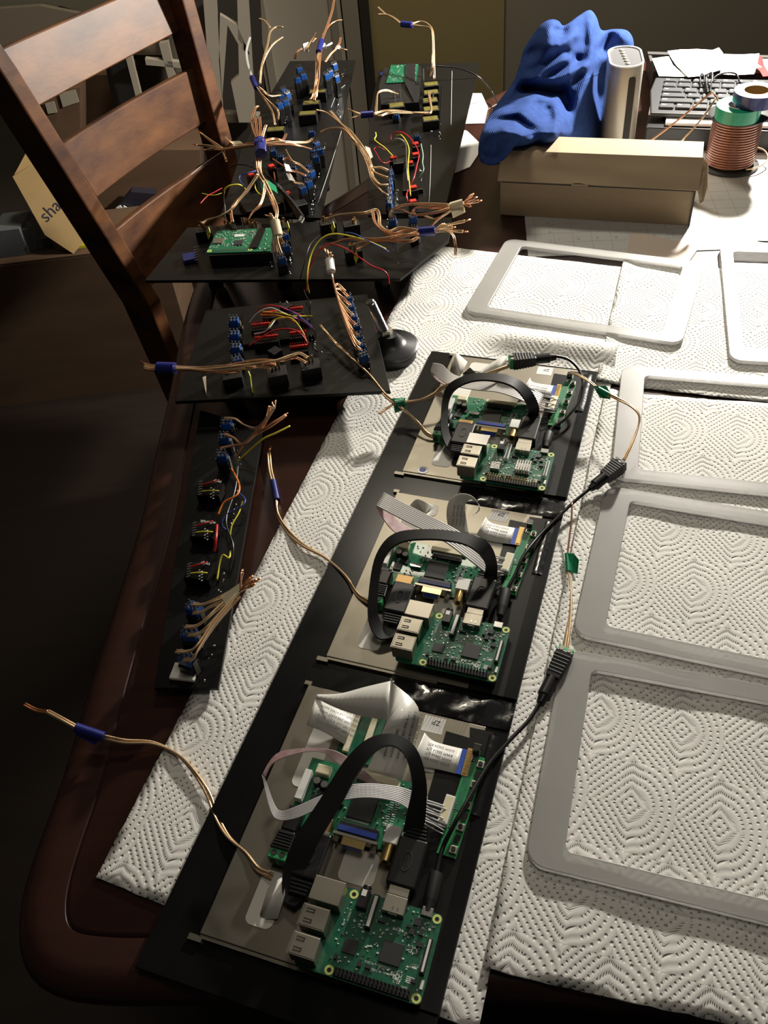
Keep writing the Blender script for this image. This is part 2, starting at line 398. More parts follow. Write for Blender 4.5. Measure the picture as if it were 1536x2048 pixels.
for i, (p, dz, lab) in enumerate(((((0, 462), (45, 460), (60, 512), (0, 512)), .09, 'grey foam block on the big carton, at the left photo edge'),
                        (((44, 460), (72, 458), (82, 516), (56, 518)), .1, 'narrow grey foam strip between two foam blocks on the carton'),
                        (((66, 480), (96, 473), (110, 498), (78, 510)), .07, 'small dark grey foam block nearest the tan box'))):
    a = at(p[3][0], p[3][1], zt); b = at(p[2][0], p[2][1], zt); Y = 1.93 + .012 * i
    a = aty(p[3][0], p[3][1], Y); b = aty(p[2][0], p[2][1], Y); t0 = aty(p[0][0], p[0][1], Y)
    h = max(t0.z - zt, .02)
    o = MB().prism([(a.x, Y), (b.x, Y), (b.x + .01, Y + .09), (a.x + .01, Y + .09)], zt, zt + h).build('foam_block', FOAM)
    o['label'] = lab; o['category'] = 'foam block'; o['group'] = 'foam blocks on the carton'
# tan mailing box marked shape
Yb = 2.02
pq = [(25, 353), (75, 322), (168, 478), (140, 512)]
tb = thing('tan_box', 'tan cardboard box marked shape leaning behind the chair post', 'box', (aty(150, 510, Yb).x, Yb, zt))
nrm = V((.25, -.9, .42)).normalized(); p0 = at(145, 507, zt + .001)
fc = [atp(x, y, p0, nrm) for x, y in [(25, 353), (75, 322), (98, 335), (172, 478), (147, 508), (90, 470)]]
n6 = len(fc); bk = [p - nrm * .04 for p in fc]
bk = [V((p.x, p.y, max(p.z, zt + .001))) for p in bk]
MB().add(fc + bk, [tuple(range(n6)), tuple(range(2 * n6 - 1, n6 - 1, -1))] + [(i, n6 + i, n6 + (i + 1) % n6, (i + 1) % n6) for i in range(n6)]).build('box_body', CARDY, tb)
fl2 = [atp(x, y, p0 - nrm * .02, nrm) for x, y in [(28, 350), (55, 300), (78, 322)]]
MB().add(fl2 + [p - nrm * .003 for p in fl2], [(0, 1, 2), (5, 4, 3), (0, 3, 4, 1), (1, 4, 5, 2), (2, 5, 3, 0)]).build('box_flap', CARDY, tb)
to = atp(93, 446, p0 + nrm * .0007, nrm); tx = atp(134, 405, p0 + nrm * .0007, nrm) - to; ty = atp(84, 420, p0 + nrm * .0007, nrm) - to
text('lettering', 'shape', to, tx, ty, .040, INK, tb)
o = MB().prism([(aty(152, 507, 1.95).x, 1.93), (aty(172, 500, 1.95).x + .02, 1.93), (aty(170, 500, 1.95).x, 1.99)], zt, zt + .006).build('yellow_scrap', YEL)
o['label'] = 'small yellow card scrap on the carton beside the tan box'; o['category'] = 'card'
# stacked cartons seen between the chair slats
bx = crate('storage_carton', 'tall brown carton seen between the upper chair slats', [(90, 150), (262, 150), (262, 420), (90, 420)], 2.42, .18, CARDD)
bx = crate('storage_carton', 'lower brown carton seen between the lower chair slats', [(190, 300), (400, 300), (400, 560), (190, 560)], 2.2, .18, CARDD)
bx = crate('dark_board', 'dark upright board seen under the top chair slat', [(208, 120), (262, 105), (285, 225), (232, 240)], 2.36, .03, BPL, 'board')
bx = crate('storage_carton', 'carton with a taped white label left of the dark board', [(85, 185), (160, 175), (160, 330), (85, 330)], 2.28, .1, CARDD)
vpoly('paper_label', [(118, 188), (150, 180), (158, 204), (126, 215)], 2.275, .004, TRIM, bx)
vpoly('paper_label', [(90, 208), (108, 203), (114, 225), (96, 228)], 2.275, .004, TRIM, bx)
t = crate('purple_pouch', 'purple and black pouch with white tags below the middle chair slat', [(215, 440), (262, 384), (310, 388), (310, 470), (220, 470)], 2.15, .03, mat('pouch_black', (.02, .018, .03), .6), 'pouch')
vpoly('purple_end', [(219, 440), (236, 424), (262, 438), (224, 452)], 2.145, .004, mat('purple', (.12, .01, .3), .5), t)
vpoly('white_tag', [(232, 416), (240, 411), (246, 418), (240, 425)], 2.143, .004, WPL, t)
vpoly('white_tag', [(247, 412), (264, 421), (259, 428), (245, 420)], 2.143, .004, WPL, t)
t = crate('couch', 'dim dark upholstered couch back at the top left corner', [(-60, -40), (330, -40), (330, 70), (120, 12), (-60, 50)], 2.5, .1, mat('dim_fabric', (.10, .09, .06), .9), 'couch')
vpoly('couch_seat', [(-60, 22), (80, 12), (330, 62), (330, 110), (-60, 110)], 2.47, .02, mat('dim_cushion', (.15, .12, .085), .9), t)
# ---------------------------------------------------------------- table
OUT = [(-.225, 1.10), (-.235, 1.0), (-.240, .85), (-.246, .742), (-.2515, .63), (-.266, .507), (-.274, .44), (-.283, .353), (-.294, .289), (-.295, .250), (-.285, .220), (-.262, .200),
       (-.22, .190), (-.16, .184), (-.09, .174), (.045, .162), (.2, .13), (.5, .06), (.9, -.05), (1.15, -.1), (1.25, 0), (1.3, .6), (1.25, 1.2), (1.05, 1.50), (.80, 1.62), (.62, 1.70), (.52, 1.725), (.40, 1.70), (.275, 1.625), (.12, 1.46), (.008, 1.33), (-.12, 1.21), (-.2, 1.15)]
OUT = [(p.x, p.y) for p in spline([V((x, y, 0)) for x, y in OUT + OUT[:1]], 3)][:-1]
def inset(poly, d):
    o = []; n = len(poly)
    for i in range(n):
        a = V(poly[i - 1]); b = V(poly[(i + 1) % n]); t = (b - a).normalized(); o.append((poly[i][0] - t.y * d, poly[i][1] + t.x * d))
    return o
tbl = thing('dining_table', 'dark mahogany dining table with a moulded rounded edge', 'table', (.45, .85, FZ))
prof = [(.006, -.030), (.0, -.024), (-.001, -.014), (.002, -.006), (.009, -.0015), (.02, -.0004), (.036, -.0008), (.0372, -.0022), (.0384, -.0008), (.040, 0)]
mb = MB(); rings = [inset(OUT, d) for d, z in prof]; N = len(OUT)
vs = [(x, y, prof[k][1]) for k in range(len(prof)) for x, y in rings[k]]
fs = [(k * N + i, k * N + (i + 1) % N, (k + 1) * N + (i + 1) % N, (k + 1) * N + i) for k in range(len(prof) - 1) for i in range(N)]
fs += [tuple((len(prof) - 1) * N + i for i in range(N)), tuple(range(N - 1, -1, -1))]
mb.add(vs, fs).build('tabletop', WOOD, tbl, smooth='a')
ap = inset(OUT, .09); ap2 = inset(OUT, .11)
mb = MB(); mb.ring(ap, ap2, -.11, -.0305); mb.build('apron', WOOD, tbl)
for x, y in ((-.12, .36), (.95, .13), (1.05, 1.5), (.16, 1.20)):
    MB().lathe([(.022, FZ + .001), (.03, FZ + .05), (.024, FZ + .2), (.036, -.25), (.04, -.112)], (x, y, 0), 20).build('leg', WOOD, tbl, smooth='a')
# ---------------------------------------------------------------- chair
PN = V((.79, -.55, .14)).normalized(); E1 = V((.55, .79, 0)).normalized(); PN1 = V((.80, -.53, .27)).normalized()
P0 = V((-.4, 1.262, .196))
def cp_(x, y, off=0., n=None): return atp(x, y, P0 + PN * off, n or PN)
ch = thing('ladder_back_chair', 'dark wooden ladder-back chair at the far left of the table', 'chair', (-.25, 1.35, FZ))
def post(a, b, w, dn, name, topz):
    d = (b - a).normalized()
    top = a + d * ((topz - a.z) / d.z); bot = a + d * ((FZ + .001 - a.z) / d.z)
    # lower half of the post runs straighter down
    mid = a + d * ((-.12 - a.z) / d.z); bot = mid + V((mid.x - top.x, 0, 0)) * .2 + V((0, .08, FZ + .001 - mid.z))
    vs = []; fs = []
    for p, k in ((top, .85), (a + d * .02, 1), (mid, 1.05), (bot, .8)):
        for q in (V((0, 0, 0)), E1 * w, E1 * w - PN * dn, -PN * dn): vs.append(p + q * k)
    for j in range(3):
        for i in range(4): fs.append((j * 4 + i, j * 4 + (i + 1) % 4, j * 4 + 4 + (i + 1) % 4, j * 4 + 4 + i))
    fs += [(3, 2, 1, 0), (12, 13, 14, 15)]
    MB().add(vs, fs).build(name, WOODC, ch, bev=.003); return mid, bot
OFF = .016
la, lb = cp_(3, 112, OFF), cp_(231, 478, OFF); la -= E1 * .014; lb -= E1 * .014
mL, bL = post(la, lb, .026, .060, 'back_post', la.z + .035)
ra, rb = cp_(366, 5, OFF), cp_(442, 283, OFF)
mR, bR = post(ra, rb, .028, .044, 'back_post', la.z + .06)
def slat(q, bow=.012, th=.014, pn=None):
    TL, BL, BR, TR = [cp_(*p, 0., pn) for p in q]; n = 10; vs = []
    for s in (0, -th):
        for i in range(n + 1):
            u = i / n; o = PN * (s - bow * 4 * u * (1 - u))
            vs += [TL.lerp(TR, u) + o, BL.lerp(BR, u) + o]
    m = 2 * (n + 1); fs = []
    for i in range(n):
        a = 2 * i
        fs += [(a, a + 1, a + 3, a + 2), (m + a, m + a + 2, m + a + 3, m + a + 1), (a, a + 2, m + a + 2, m + a), (a + 1, m + a + 1, m + a + 3, a + 3)]
    fs += [(0, m, m + 1, 1), (m - 2, m - 1, 2 * m - 1, 2 * m - 2)]
    MB().add(vs, fs).build('back_slat', WOODC, ch, bev=.002, smooth='a')
slat([(3, 97), (78, 213), (368, 58), (330, -44)], .004, pn=PN1)
slat([(126, 288), (194, 396), (434, 232), (396, 131)])
slat([(228, 463), (296, 578), (492, 436), (446, 308)])
FW = PN.copy(); FW.z = 0; FW.normalize()
sc0 = (mL + mR) / 2; sc0.z = -.30
seat = []
for q in (-E1 * .02, E1 * .34): pass
wC = (mR - mL); wC.z = 0
Ln = wC.length + .03; e = wC.normalized(); c0 = V((mL.x, mL.y, 0))
poly = [c0 - FW * .02 - e * .01, c0 - FW * .02 + e * Ln, c0 + FW * .36 + e * (Ln + .03), c0 + FW * .36 - e * .04]
def qprism(poly, z0, z1, name, m, par):
    p = [(a.x, a.y) for a in poly]
    ar = sum(p[i - 1][0] * p[i][1] - p[i][0] * p[i - 1][1] for i in range(len(p)))
    if ar < 0: p = p[::-1]
    return MB().prism(p, z0, z1).build(name, m, par, bev=.004)
qprism(poly, -.33, -.30, 'seat', WOODC, ch)
for q in (poly[2] - FW * .04 - e * .04, poly[3] - FW * .04 + e * .04):
    MB().box((q.x, q.y, (FZ - .33) / 2), (.036, .036, -.331 - FZ), rz=.6).build('leg', WOODC, ch, bev=.003)
for z in (-.45, -.6):
    a = c0 + e * .0; MB().tube([V((bL.x, bL.y, z)) + E1 * .01, V((poly[3] - FW * .04 + e * .04)[:2] + (z,))], .009, 8, 0).build('stretcher', WOODC, ch)
    MB().tube([V((bR.x, bR.y, z)) + E1 * .01, V((poly[2] - FW * .04 - e * .04)[:2] + (z,))], .009, 8, 0).build('stretcher', WOODC, ch)
# ---------------------------------------------------------------- paper towels
TS = V((.376, .927, 0)).normalized(); TN = V((TS.y, -TS.x, 0))
def towel(name, label, s0, s1, n0, n1, z, th=None, ridges=(), seed=0, ns=110, nn=36, edge=.0006, skew=0., clear=(), lift=0.):
    """sheet in strip coordinates: s along the strip, n across it"""
    rn = random.Random(seed); ph = [rn.uniform(0, 6.28) for _ in range(8)]
    root_s, root_n = (s0 + s1) / 2, (n0 + n1) / 2; base = TS * root_s + TN * root_n
    mb = MB(); vs = []
    for side in (0, 1):
        for i in range(ns + 1):
            for j in range(nn + 1):
                u = i / ns; v = j / nn; s = s0 + (s1 - s0) * u + skew * (v - .5); n = n0 + (n1 - n0) * v
                if i in (0, ns): s += rn.uniform(-1, 1) * edge
                if j in (0, nn): n += rn.uniform(-1, 1) * edge * .8
                h = .00028 * (math.sin(s * 61 + ph[0] + n * 20) + math.sin(n * 83 + ph[1]) + math.sin(s * 34 - n * 55 + ph[2])) + .0011
                e = min(min(j, nn - j) / 3., min(i, ns - i) / 3., 1); h *= .4 + .6 * e
                for (rs, rw, rh, na, nb) in ridges:
                    k = max(0, min(1, (n - na) / .04)) * max(0, min(1, (nb - n) / .04)); h += rh * math.exp(-((s - rs + .05 * (n - root_n)) / rw) ** 2) * k
                h += lift * math.exp(-((n - n0) / .015) ** 2)
                for (c0_, c1_, c2_, c3_) in clear:
                    if c0_ < s < c1_ and c2_ < n < c3_: h = min(h, .0012)
                vs.append(TS * s + TN * n - base + V((0, 0, z + h + (.0003 if side else 0))))
    W = nn + 1; o = (ns + 1) * W; fs = []
    for i in range(ns):
        for j in range(nn):
            a = i * W + j; fs.append((a, a + 1, a + W + 1, a + W)); fs.append((o + a, o + a + W, o + a + W + 1, o + a + 1))
    for i in range(ns):
        for j in (0, nn): a = i * W + j; fs.append((a, a + W, o + a + W, o + a) if j == 0 else (a, o + a, o + a + W, a + W))
    for j in range(nn):
        for i in (0, ns): a = i * W + j; fs.append((a, o + a, o + a + 1, a + 1) if i == 0 else (a, a + 1, o + a + 1, o + a))
    # rotate mesh into the strip frame so the embossing follows the sheet
    ang = math.atan2(TN.y, TN.x); R = Matrix.Rotation(-ang, 3, 'Z')
    mb.add([R @ p for p in vs], fs); ob = mb.build(name, TOWEL, None, world=False, smooth=True)
    ob.location = base; ob.rotation_euler = (0, 0, ang)
    props(ob, label, 'paper towel', 'paper towels on the table'); return ob
towel('paper_towel', 'long embossed white paper towel strip lying under the black display panel', .150, 1.062, -.322, -.036, .0014, ridges=((.862, .020, .012, -.20, .1),), seed=1, skew=-.02, clear=((.06, .815, -.27, -.03),))
towel('paper_towel', 'embossed white paper towel under the three near acrylic frames', .186, .800, -.040, .245, .0014, seed=2, ns=80, skew=.02, lift=.0045)
towel('paper_towel', 'embossed white paper towel reaching the far acrylic frame at the cardboard box', .8035, 1.07, -.052, .225, .0014, seed=3, ns=44, lift=.0045)
towel('paper_towel', 'folded white paper towel under the acrylic frame at the right edge', .62, 1.0, .25, .52, .0014, ridges=((.80, .02, .003, .2, .6),), seed=5, ns=50)
# ---------------------------------------------------------------- acrylic frames
def frame(label, cx, cy, th, z=.0045, w=.264, h=.185):
    t = MB(); t.ring(rrect(w, h, .014, n=6), rrect(.213, .154, .006, n=6), 0, .0045)
    o = t.build('acrylic_frame', FRAME, None, world=False, bev=.0006)
    o.location = (cx, cy, z); o.rotation_euler = (0, 0, th)
    return props(o, label, 'frame', 'frosted acrylic frames')
frame('frosted acrylic frame nearest the camera, at the lower right', .2243, .2788, -.369)
frame('frosted acrylic frame second from the near edge, beside the middle display', .3034, .4584, -.409)
a = -.33; c = V((.227, .606, 0)) + Matrix.Rotation(a, 3, 'Z') @ V((.132, .0925, 0))
frame('frosted acrylic frame third from the near edge, under the hanging wire loop', c.x, c.y, a)
frame('whole frosted acrylic frame lying in front of the cardboard mailer box', .2885, .9504, -.474)
a = -.300; c = V((.405, .767, 0)) + Matrix.Rotation(a, 3, 'Z') @ V((.0925, .132, 0))
frame('upright frosted acrylic frame cut off by the right photo edge', c.x, c.y, a, w=.185, h=.264) if False else None
t = MB(); t.ring(rrect(.185, .264, .014, n=6), rrect(.154, .213, .006, n=6), 0, .0045)
o = t.build('acrylic_frame', FRAME, None, world=False, bev=.0006); o.location = (c.x, c.y, .0048); o.rotation_euler = (0, 0, a)
props(o, 'frosted acrylic frame turned lengthwise at the right photo edge', 'frame', 'frosted acrylic frames')
# ================================================================ display panel
TH = -.398
mm = .001
panel = thing('display_panel', 'long black backing panel carrying three display backs in a row', 'panel', (-.033372, .194725, .0042), TH)
def L2(x, y, z, par=panel):  # local mm -> world
    return mat4(par) @ V((x * mm, y * mm, z * mm))
def lmb(): return MB()
def lbox(mb, x0, x1, y0, y1, z0, z1, rz=0):
    return mb.box(((x0 + x1) / 2 * mm, (y0 + y1) / 2 * mm, (z0 + z1) / 2 * mm), ((x1 - x0) * mm, (y1 - y0) * mm, (z1 - z0) * mm), rz)
def LB(mb, name, m, par, **k): return mb.build(name, m, par, world=False, **k)
def poly(pts): return [(x * mm, y * mm) for x, y in pts]
LB(MB().prism(poly([(-158, -57), (44, -57), (44, 650), (-152, 652)]), 0, .003), 'backing_sheet', BLK, panel, bev=.0006)
for i in range(3):
    y0 = -26 + 233.5 * i; dx = (-2, 2, -2)[i]
    # metal display back with its folded tabs
    LB(MB().prism(poly([(-122 + dx, y0), (26, y0), (26, y0 + 203), (-122 + dx, y0 + 203)]), .0032, .0062), 'display_back', PLATE, panel, bev=.0006)
    mb = MB(); lbox(mb, -129 + dx, -119 + dx, y0 - 5, y0 - 1, 3.1, 5.5); lbox(mb, -121 + dx, -22, y0 - 2.4, y0 - .2, 3.1, 5.6); LB(mb, 'mounting_tab', PLATE, panel)
    mb = MB(); lbox(mb, -126 + dx, -120 + dx, y0 + 203.4, y0 + 207, 3.1, 5.5); LB(mb, 'mounting_tab', PLATE, panel)
    # pale rounded recesses
    for (cx, cy, w, h) in ((-88, 8 + y0 + 26, 20, 38), (-34, 46 + y0 + 26, 26, 24), (-96, 118 + y0 + 26, 18, 55), (-86, 160 + y0 + 26, 26, 16)):
        LB(MB().prism(rrect(w * mm, h * mm, 5 * mm, cx * mm, cy * mm), .0062, .0066), 'pale_window', PALE, panel)
    # black tape sheets over the right part
    mb = MB(); mb.prism(poly([(-3, y0 + 26 + 165), (-1, y0 + 66), (4, y0 - 1), (44, y0 - 1), (44, y0 + 200), (14, y0 + 199), (16, y0 + 190)]), .0063, .0068)
    LB(mb, 'tape_sheet', BLKM, panel)
    # glossy wrinkled tape at the seams
    mb = MB(); n = 26; vs = []
    for a in range(n + 1):
        x = -60 + 104 * a / n
        for b in range(7):
            y = y0 + 205 + 26 * b / 6; w = 1 if 0 < b < 6 else .2
            vs.append((x * mm, y * mm, (4.0 + w * (1.2 + 1.1 * math.sin(x * .23 + b * 1.1 + i) * math.sin(b * 1.9 + x * .06) + .7 * math.sin(x * .7 + b))) * mm))
    fs = [(a * 7 + b, (a + 1) * 7 + b, (a + 1) * 7 + b + 1, a * 7 + b + 1) for a in range(n) for b in range(6)]
    mb.add(vs, fs)
    if i < 2: LB(mb, 'tape_strip', BTAPE, panel, smooth=True)
    mb = MB(); lbox(mb, 33, 43.5, y0 - 1, y0 + 200, 6.85, 7.1); LB(mb, 'tape_edge', BLK, panel)
    # crumpled glossy tape beside the button board
    mb = MB(); vs = []; n = 14
    for a in range(n + 1):
        for b in range(5):
            vs.append(((30 + 9 * b / 4) * mm, (y0 + 130 + 66 * a / n) * mm, (7.3 + 1.5 * abs(math.sin(a * 1.7 + b * 2.3 + i)) * (1 if 0 < b < 4 else .2)) * mm))
    mb.add(vs, [(a * 5 + b, a * 5 + b + 1, (a + 1) * 5 + b + 1, (a + 1) * 5 + b) for a in range(n) for b in range(4)])
    LB(mb, 'tape_crumple', BTAPE, panel, smooth=True)
    # paper labels
    for (cx, cy, w, h, tx) in ((-14, 168, 17, 14, 'ZP'), (-11, 134, 16, 11, 'INNO')):
        mb = MB(); lbox(mb, cx - w / 2, cx + w / 2, y0 + 26 + cy - h / 2, y0 + 26 + cy + h / 2, 6.2, 6.35); o = LB(mb, 'paper_label', PAPER, panel)
        ltext('lettering', tx, ((cx + w * .3) * mm, (y0 + 26 + cy + 4) * mm, .00642), math.pi, .006, INK, o)
o = LB(MB().prism(rrect(.011, .011, .0054, -.1035, .447), .0063, .0066), 'round_sticker', WPL, panel)
LB(MB().prism(rrect(.007, .006, .0028, -.1035, .447), .0067, .0068), 'sticker_print', BLUET, o)
# ================================================================ single board computer
def sbc(name, label, loc, rz, group=None, heat=False, parts=True):
    """local origin = centre of the four mounting holes; USB towards -x, pin header towards -y (mm)"""
    t = thing(name, label, 'computer board', loc, rz, group)
    q = lambda X, Y: (-(X - 32.5), -(Y - 28))     # board drawing coordinates -> local
    def bb(mb, X0, X1, Y0, Y1, z0, z1):
        a = q(X0, Y0); b = q(X1, Y1); return lbox(mb, min(a[0], b[0]), max(a[0], b[0]), min(a[1], b[1]), max(a[1], b[1]), z0, z1)
    LB(MB().prism(rrect(.085, .056, .003, -.010, 0), -.0008, .0008), 'circuit_board', PCBD, t)
    for X, Y in ((3.5, 3.5), (61.5, 3.5), (3.5, 52.5), (61.5, 52.5)):
        x, y = q(X, Y)
        o = LB(MB().ring([(x * mm + .0031 * math.cos(k * .524), y * mm + .0031 * math.sin(k * .524)) for k in range(12)], [(x * mm + .0015 * math.cos(k * .524), y * mm + .0015 * math.sin(k * .524)) for k in range(12)], .0008, .0011), 'mounting_ring', RING, t)
        LB(MB().cyl((x * mm, y * mm, .00085), .0015, .0003, 10), 'screw_hole', BPL, o)
        LB(MB().cyl((x * mm, y * mm, -.0044), .0026, .0071, 10), 'standoff', BPL, t)
    for Y in (29, 47):
        mb = MB(); bb(mb, 70, 87.5, Y - 6.6, Y + 6.6, .8, 16); o = LB(mb, 'usb_port', SILD, t, bev=.0004)
        mb = MB()
        for k in (-3.2, 3.2):
            bb(mb, 79.5, 85, Y + k - 1.2, Y + k - .7, 16, 16.3); bb(mb, 79.5, 85, Y + k + .7, Y + k + 1.2, 16, 16.3); bb(mb, 79.2, 80, Y + k - 1.2, Y + k + 1.2, 16, 16.3)
        LB(mb, 'contact_slots', CHIP, o)
        mb = MB(); bb(mb, 87.5, 87.9, Y - 5.6, Y + 5.6, 2.5, 7.2); bb(mb, 87.5, 87.9, Y - 5.6, Y + 5.6, 9.4, 14.2); LB(mb, 'port_mouth', CHIP, o)
        mb = MB(); bb(mb, 69.7, 88.2, Y - 7.1, Y + 7.1, 15.4, 15.7); LB(mb, 'port_lip', SILD, o)
    mb = MB(); bb(mb, 66, 87.5, 2.3, 18.2, .8, 14.4); o = LB(mb, 'network_port', SIL if heat else SILD, t, bev=.0004)
    mb = MB(); bb(mb, 87.5, 87.9, 4.3, 16.2, 2.5, 12); LB(mb, 'port_mouth', CHIP, o)
    mb = MB(); bb(mb, 24.5, 39.5, -1.6, 9.8, .8, 7.2); o = LB(mb, 'video_port', SILD, t, bev=.0004)
    mb = MB()
    for k in (28.5, 31.9): bb(mb, k, k + 1.1, 5.5, 7.5, 7.2, 7.5)
    bb(mb, 29, 35, 9.8, 10.4, 1, 6.5); LB(mb, 'port_tabs', SIL, o)
    mb = MB(); bb(mb, 6.8, 14.4, -1.4, 4.4, .8, 3.6); o = LB(mb, 'power_port', SIL, t, bev=.0003)
    mb = MB(); bb(mb, 7.8, 13.4, -1.8, -1.4, 1.2, 3.2); LB(mb, 'port_mouth', CHIP, o)
    mb = MB(); bb(mb, 50, 57, -.2, 12, .8, 6.6); mb.cyl((q(53.5, -1.6)[0] * mm, q(53.5, -1.6)[1] * mm, .0038), .003, .003, 12, ax='Y'); o = LB(mb, 'audio_jack', BPL, t, bev=.0003)
    mb = MB(); bb(mb, 52.2, 55.6, .3, 4.5, 6.6, 6.9); LB(mb, 'jack_clip', WPL, o)
    for (X0, X1, Y0, Y1, nm) in ((43.6, 47.6, .6, 22.6, 'camera_connector'), (2.2, 5.4, 17, 39, 'display_connector')):
        mb = MB(); bb(mb, X0, X1, Y0, Y1, .8, 5.2); o = LB(mb, nm, WPL if heat else BPL, t, bev=.0003)
        mb = MB(); bb(mb, X0 + .8, X1 - .9, Y0 + 1, Y1 - 1, 5.2, 5.5); LB(mb, 'contact_slots', CHIP if heat else WPL, o)
    mb = MB(); bb(mb, 7, 58, 50, 55, .8, 3.3); o = LB(mb, 'pin_header', BPL, t)
    mb = MB()
    for i in range(20):
        for j in (0, 1):
            x, y = q(8.4 + 2.54 * i, 51.25 + 2.54 * j); mb.box((x * mm, y * mm, .0062), (.0007, .0007, .0062))
    LB(mb, 'header_pins', CHIP if not heat else BRONZ, o, kind='stuff')
    mb = MB(); bb(mb, 19, 33, 25, 39, .8, 2.2); o = LB(mb, 'main_chip', CHIP, t, bev=.0003)
    mb = MB(); bb(mb, 48.6, 57.6, 31, 40, .8, 1.8); o2 = LB(mb, 'network_chip', CHIP, t, bev=.0002)
    if heat:
        mb = MB(); bb(mb, 19, 33, 25, 39, 2.3, 3.6)
        for k in range(6): bb(mb, 19.2 + 2.5 * k, 20.5 + 2.5 * k, 25, 39, 3.6, 8)
        LB(mb, 'heat_sink', SIL, t)
        mb = MB(); bb(mb, 48.6, 57.6, 31, 40, 1.9, 3)
        for k in range(5): bb(mb, 48.6, 57.6, 31.2 + 2 * k, 32.2 + 2 * k, 3, 6)
        LB(mb, 'heat_sink', SIL, t)
    rn = random.Random(3)
    ok = lambda X, Y: not (18 < X < 34 and 24 < Y < 40) and not (47 < X < 58.5 and 30 < Y < 41) and not (24 < X < 40 and Y < 11) and not (49 < X < 58 and Y < 13) and not (42.8 < X < 48.4 and Y < 23.5) and not (X < 6.5 and 16 < Y < 40) and not (X > 64 and Y < 54) and not (Y > 49 and 6 < X < 59) and not (6 < X < 15.5 and Y < 5) and min(abs(X - 3.5) + abs(Y - 3.5), abs(X - 61.5) + abs(Y - 3.5), abs(X - 3.5) + abs(Y - 52.5), abs(X - 61.5) + abs(Y - 52.5)) > 5
    A, B_, Cc = MB(), MB(), MB()
    for _ in range(260):
        X, Y = rn.uniform(2, 64), rn.uniform(2, 48)
        if X > 18 and rn.random() < .25 and not 10 < Y < 25: continue
        if not ok(X, Y): continue
        w, h = rn.choice(((1.2, .7), (.7, 1.2), (1.6, .9), (.9, .5))); z = rn.choice((1.2, 1.4))
        bb(rn.choice((A, B_, B_)), X - w / 2, X + w / 2, Y - h / 2, Y + h / 2, .8, z)
    for X, Y, w, h in ((15, 9, 4.6, 4.6), (17, 16, 3.4, 3.4), (11, 15, 3, 3), (10, 22, 4, 3), (60, 44, 2, 3), (44, 44, 3, 3), (20, 13, 3, 2), (8, 44, 3, 2), (38, 15, 6, 1.4), (38, 44, 4, 2)):
        bb(Cc, X - w / 2, X + w / 2, Y - h / 2, Y + h / 2, .8, 2.6)
    LB(A, 'small_components', SIL, t, kind='stuff'); LB(B_, 'small_components', CREAM if False else WHT, t, kind='stuff'); LB(Cc, 'small_coils', CHIP, t, kind='stuff')
    # white print
    for s_, X, Y, sz, ang in (('Raspberry Pi 3 Model B', 25, 47, 2.3, 0), ('© Raspberry Pi 2015', 27, 43.6, 1.9, 0), ('HDMI', 35, 19.6, 2.6, 0), ('CE', 14, 27.6, 5, 0), ('PWR', 12.5, 7.5, 1.6, 0), ('AUDIO', 59.5, 15, 1.7, 90), ('CAMERA', 42.4, 18, 1.6, 90), ('DISPLAY', 8.4, 36, 1.8, 90), ('GPIO', 20, 49.4, 1.6, 0), ('FCC', 9, 33, 2.4, 0), ('J8', 60, 49, 1.6, 0)):
        pass
    def pr(s_, lx, ly, sz, a): ltext('lettering', s_, (lx * mm, ly * mm, .00088), a, sz * mm, WHT, t)
    PI_ = math.pi
    pr('Raspberry Pi 3 Model B', 12.5, -15.6, 2.1, PI_); pr('© Raspberry Pi 2015', 8, -12.4, 2.0, PI_); pr('HDMI', 9.5, 12.2, 2.8, PI_); pr('CE', 22.5, 3.4, 5, PI_)
    pr('AUDIO', -27, 7, 2, PI_ / 2); pr('PWR IN', 24, 17, 1.8, PI_); pr('DISPLAY', 26.6, -6, 1.8, PI_ / 2); pr('FCC', 26, -6, 2.2, PI_); pr('GPIO', 22, -20, 1.8, PI_)
    # berry shaped emblem: outlined drupelets with two leaves
    mb = MB()
    for (x, y, r) in ((0, 0, 1.25), (-1.9, .9, 1.1), (1.9, .9, 1.1), (-1.9, -1.2, 1.1), (1.9, -1.2, 1.1), (0, -2.4, 1.1), (0, 2.2, 1.0), (-1.1, 3.4, .9), (1.1, 3.4, .9)):
        cx, cy = (14.0 + x) * mm, (-15.8 - .0 + -y) * mm
        mb.ring([(cx + r * mm * math.cos(k * .7854), cy + r * mm * math.sin(k * .7854)) for k in range(8)], [(cx + r * mm * .68 * math.cos(k * .7854), cy + r * mm * .68 * math.sin(k * .7854)) for k in range(8)], .00083, .0009)
    mb2 = MB(); 
    LB(mb, 'emblem', WHT, t)
    mb = MB(); lbox(mb, 20, 24.5, -8.6, -7.4, .83, .9)
    for k in range(4): lbox(mb, 19.6, 23.8, -17.6 + k * 1.1, -17 + k * 1.1, .83, .9)
    LB(mb, 'printed_marks', WHT, t)
    mb = MB(); bb(mb, 1.2, 3.2, 41.5, 47, .8, 1.9); LB(mb, 'status_light', WPL, t)
    return t
PZ = .0195
sb_labels = ['green single-board computer on the display nearest the camera', 'green single-board computer on the middle display', 'green single-board computer with silver heat sinks on the far display']
PIS = [(-.033372, .194725, -.394), (.053384, .418527, -.405), (.137165, .624461, -.398)]
SBC = []
for i, (x, y, a) in enumerate(PIS):
    SBC.append(sbc('computer_board', sb_labels[i], (x, y, PZ), a, 'computer boards on the display panel', heat=(i == 2)))
# ================================================================ things of each display module
def LP(i, x, y, z):
    cx, cy, a = PIS[i]; c, s = math.cos(a), math.sin(a)
    return V((cx + (x * c - y * s) * mm, cy + (x * s + y * c) * mm, z))
MODN = ['nearest the camera', 'on the middle display', 'on the far display']
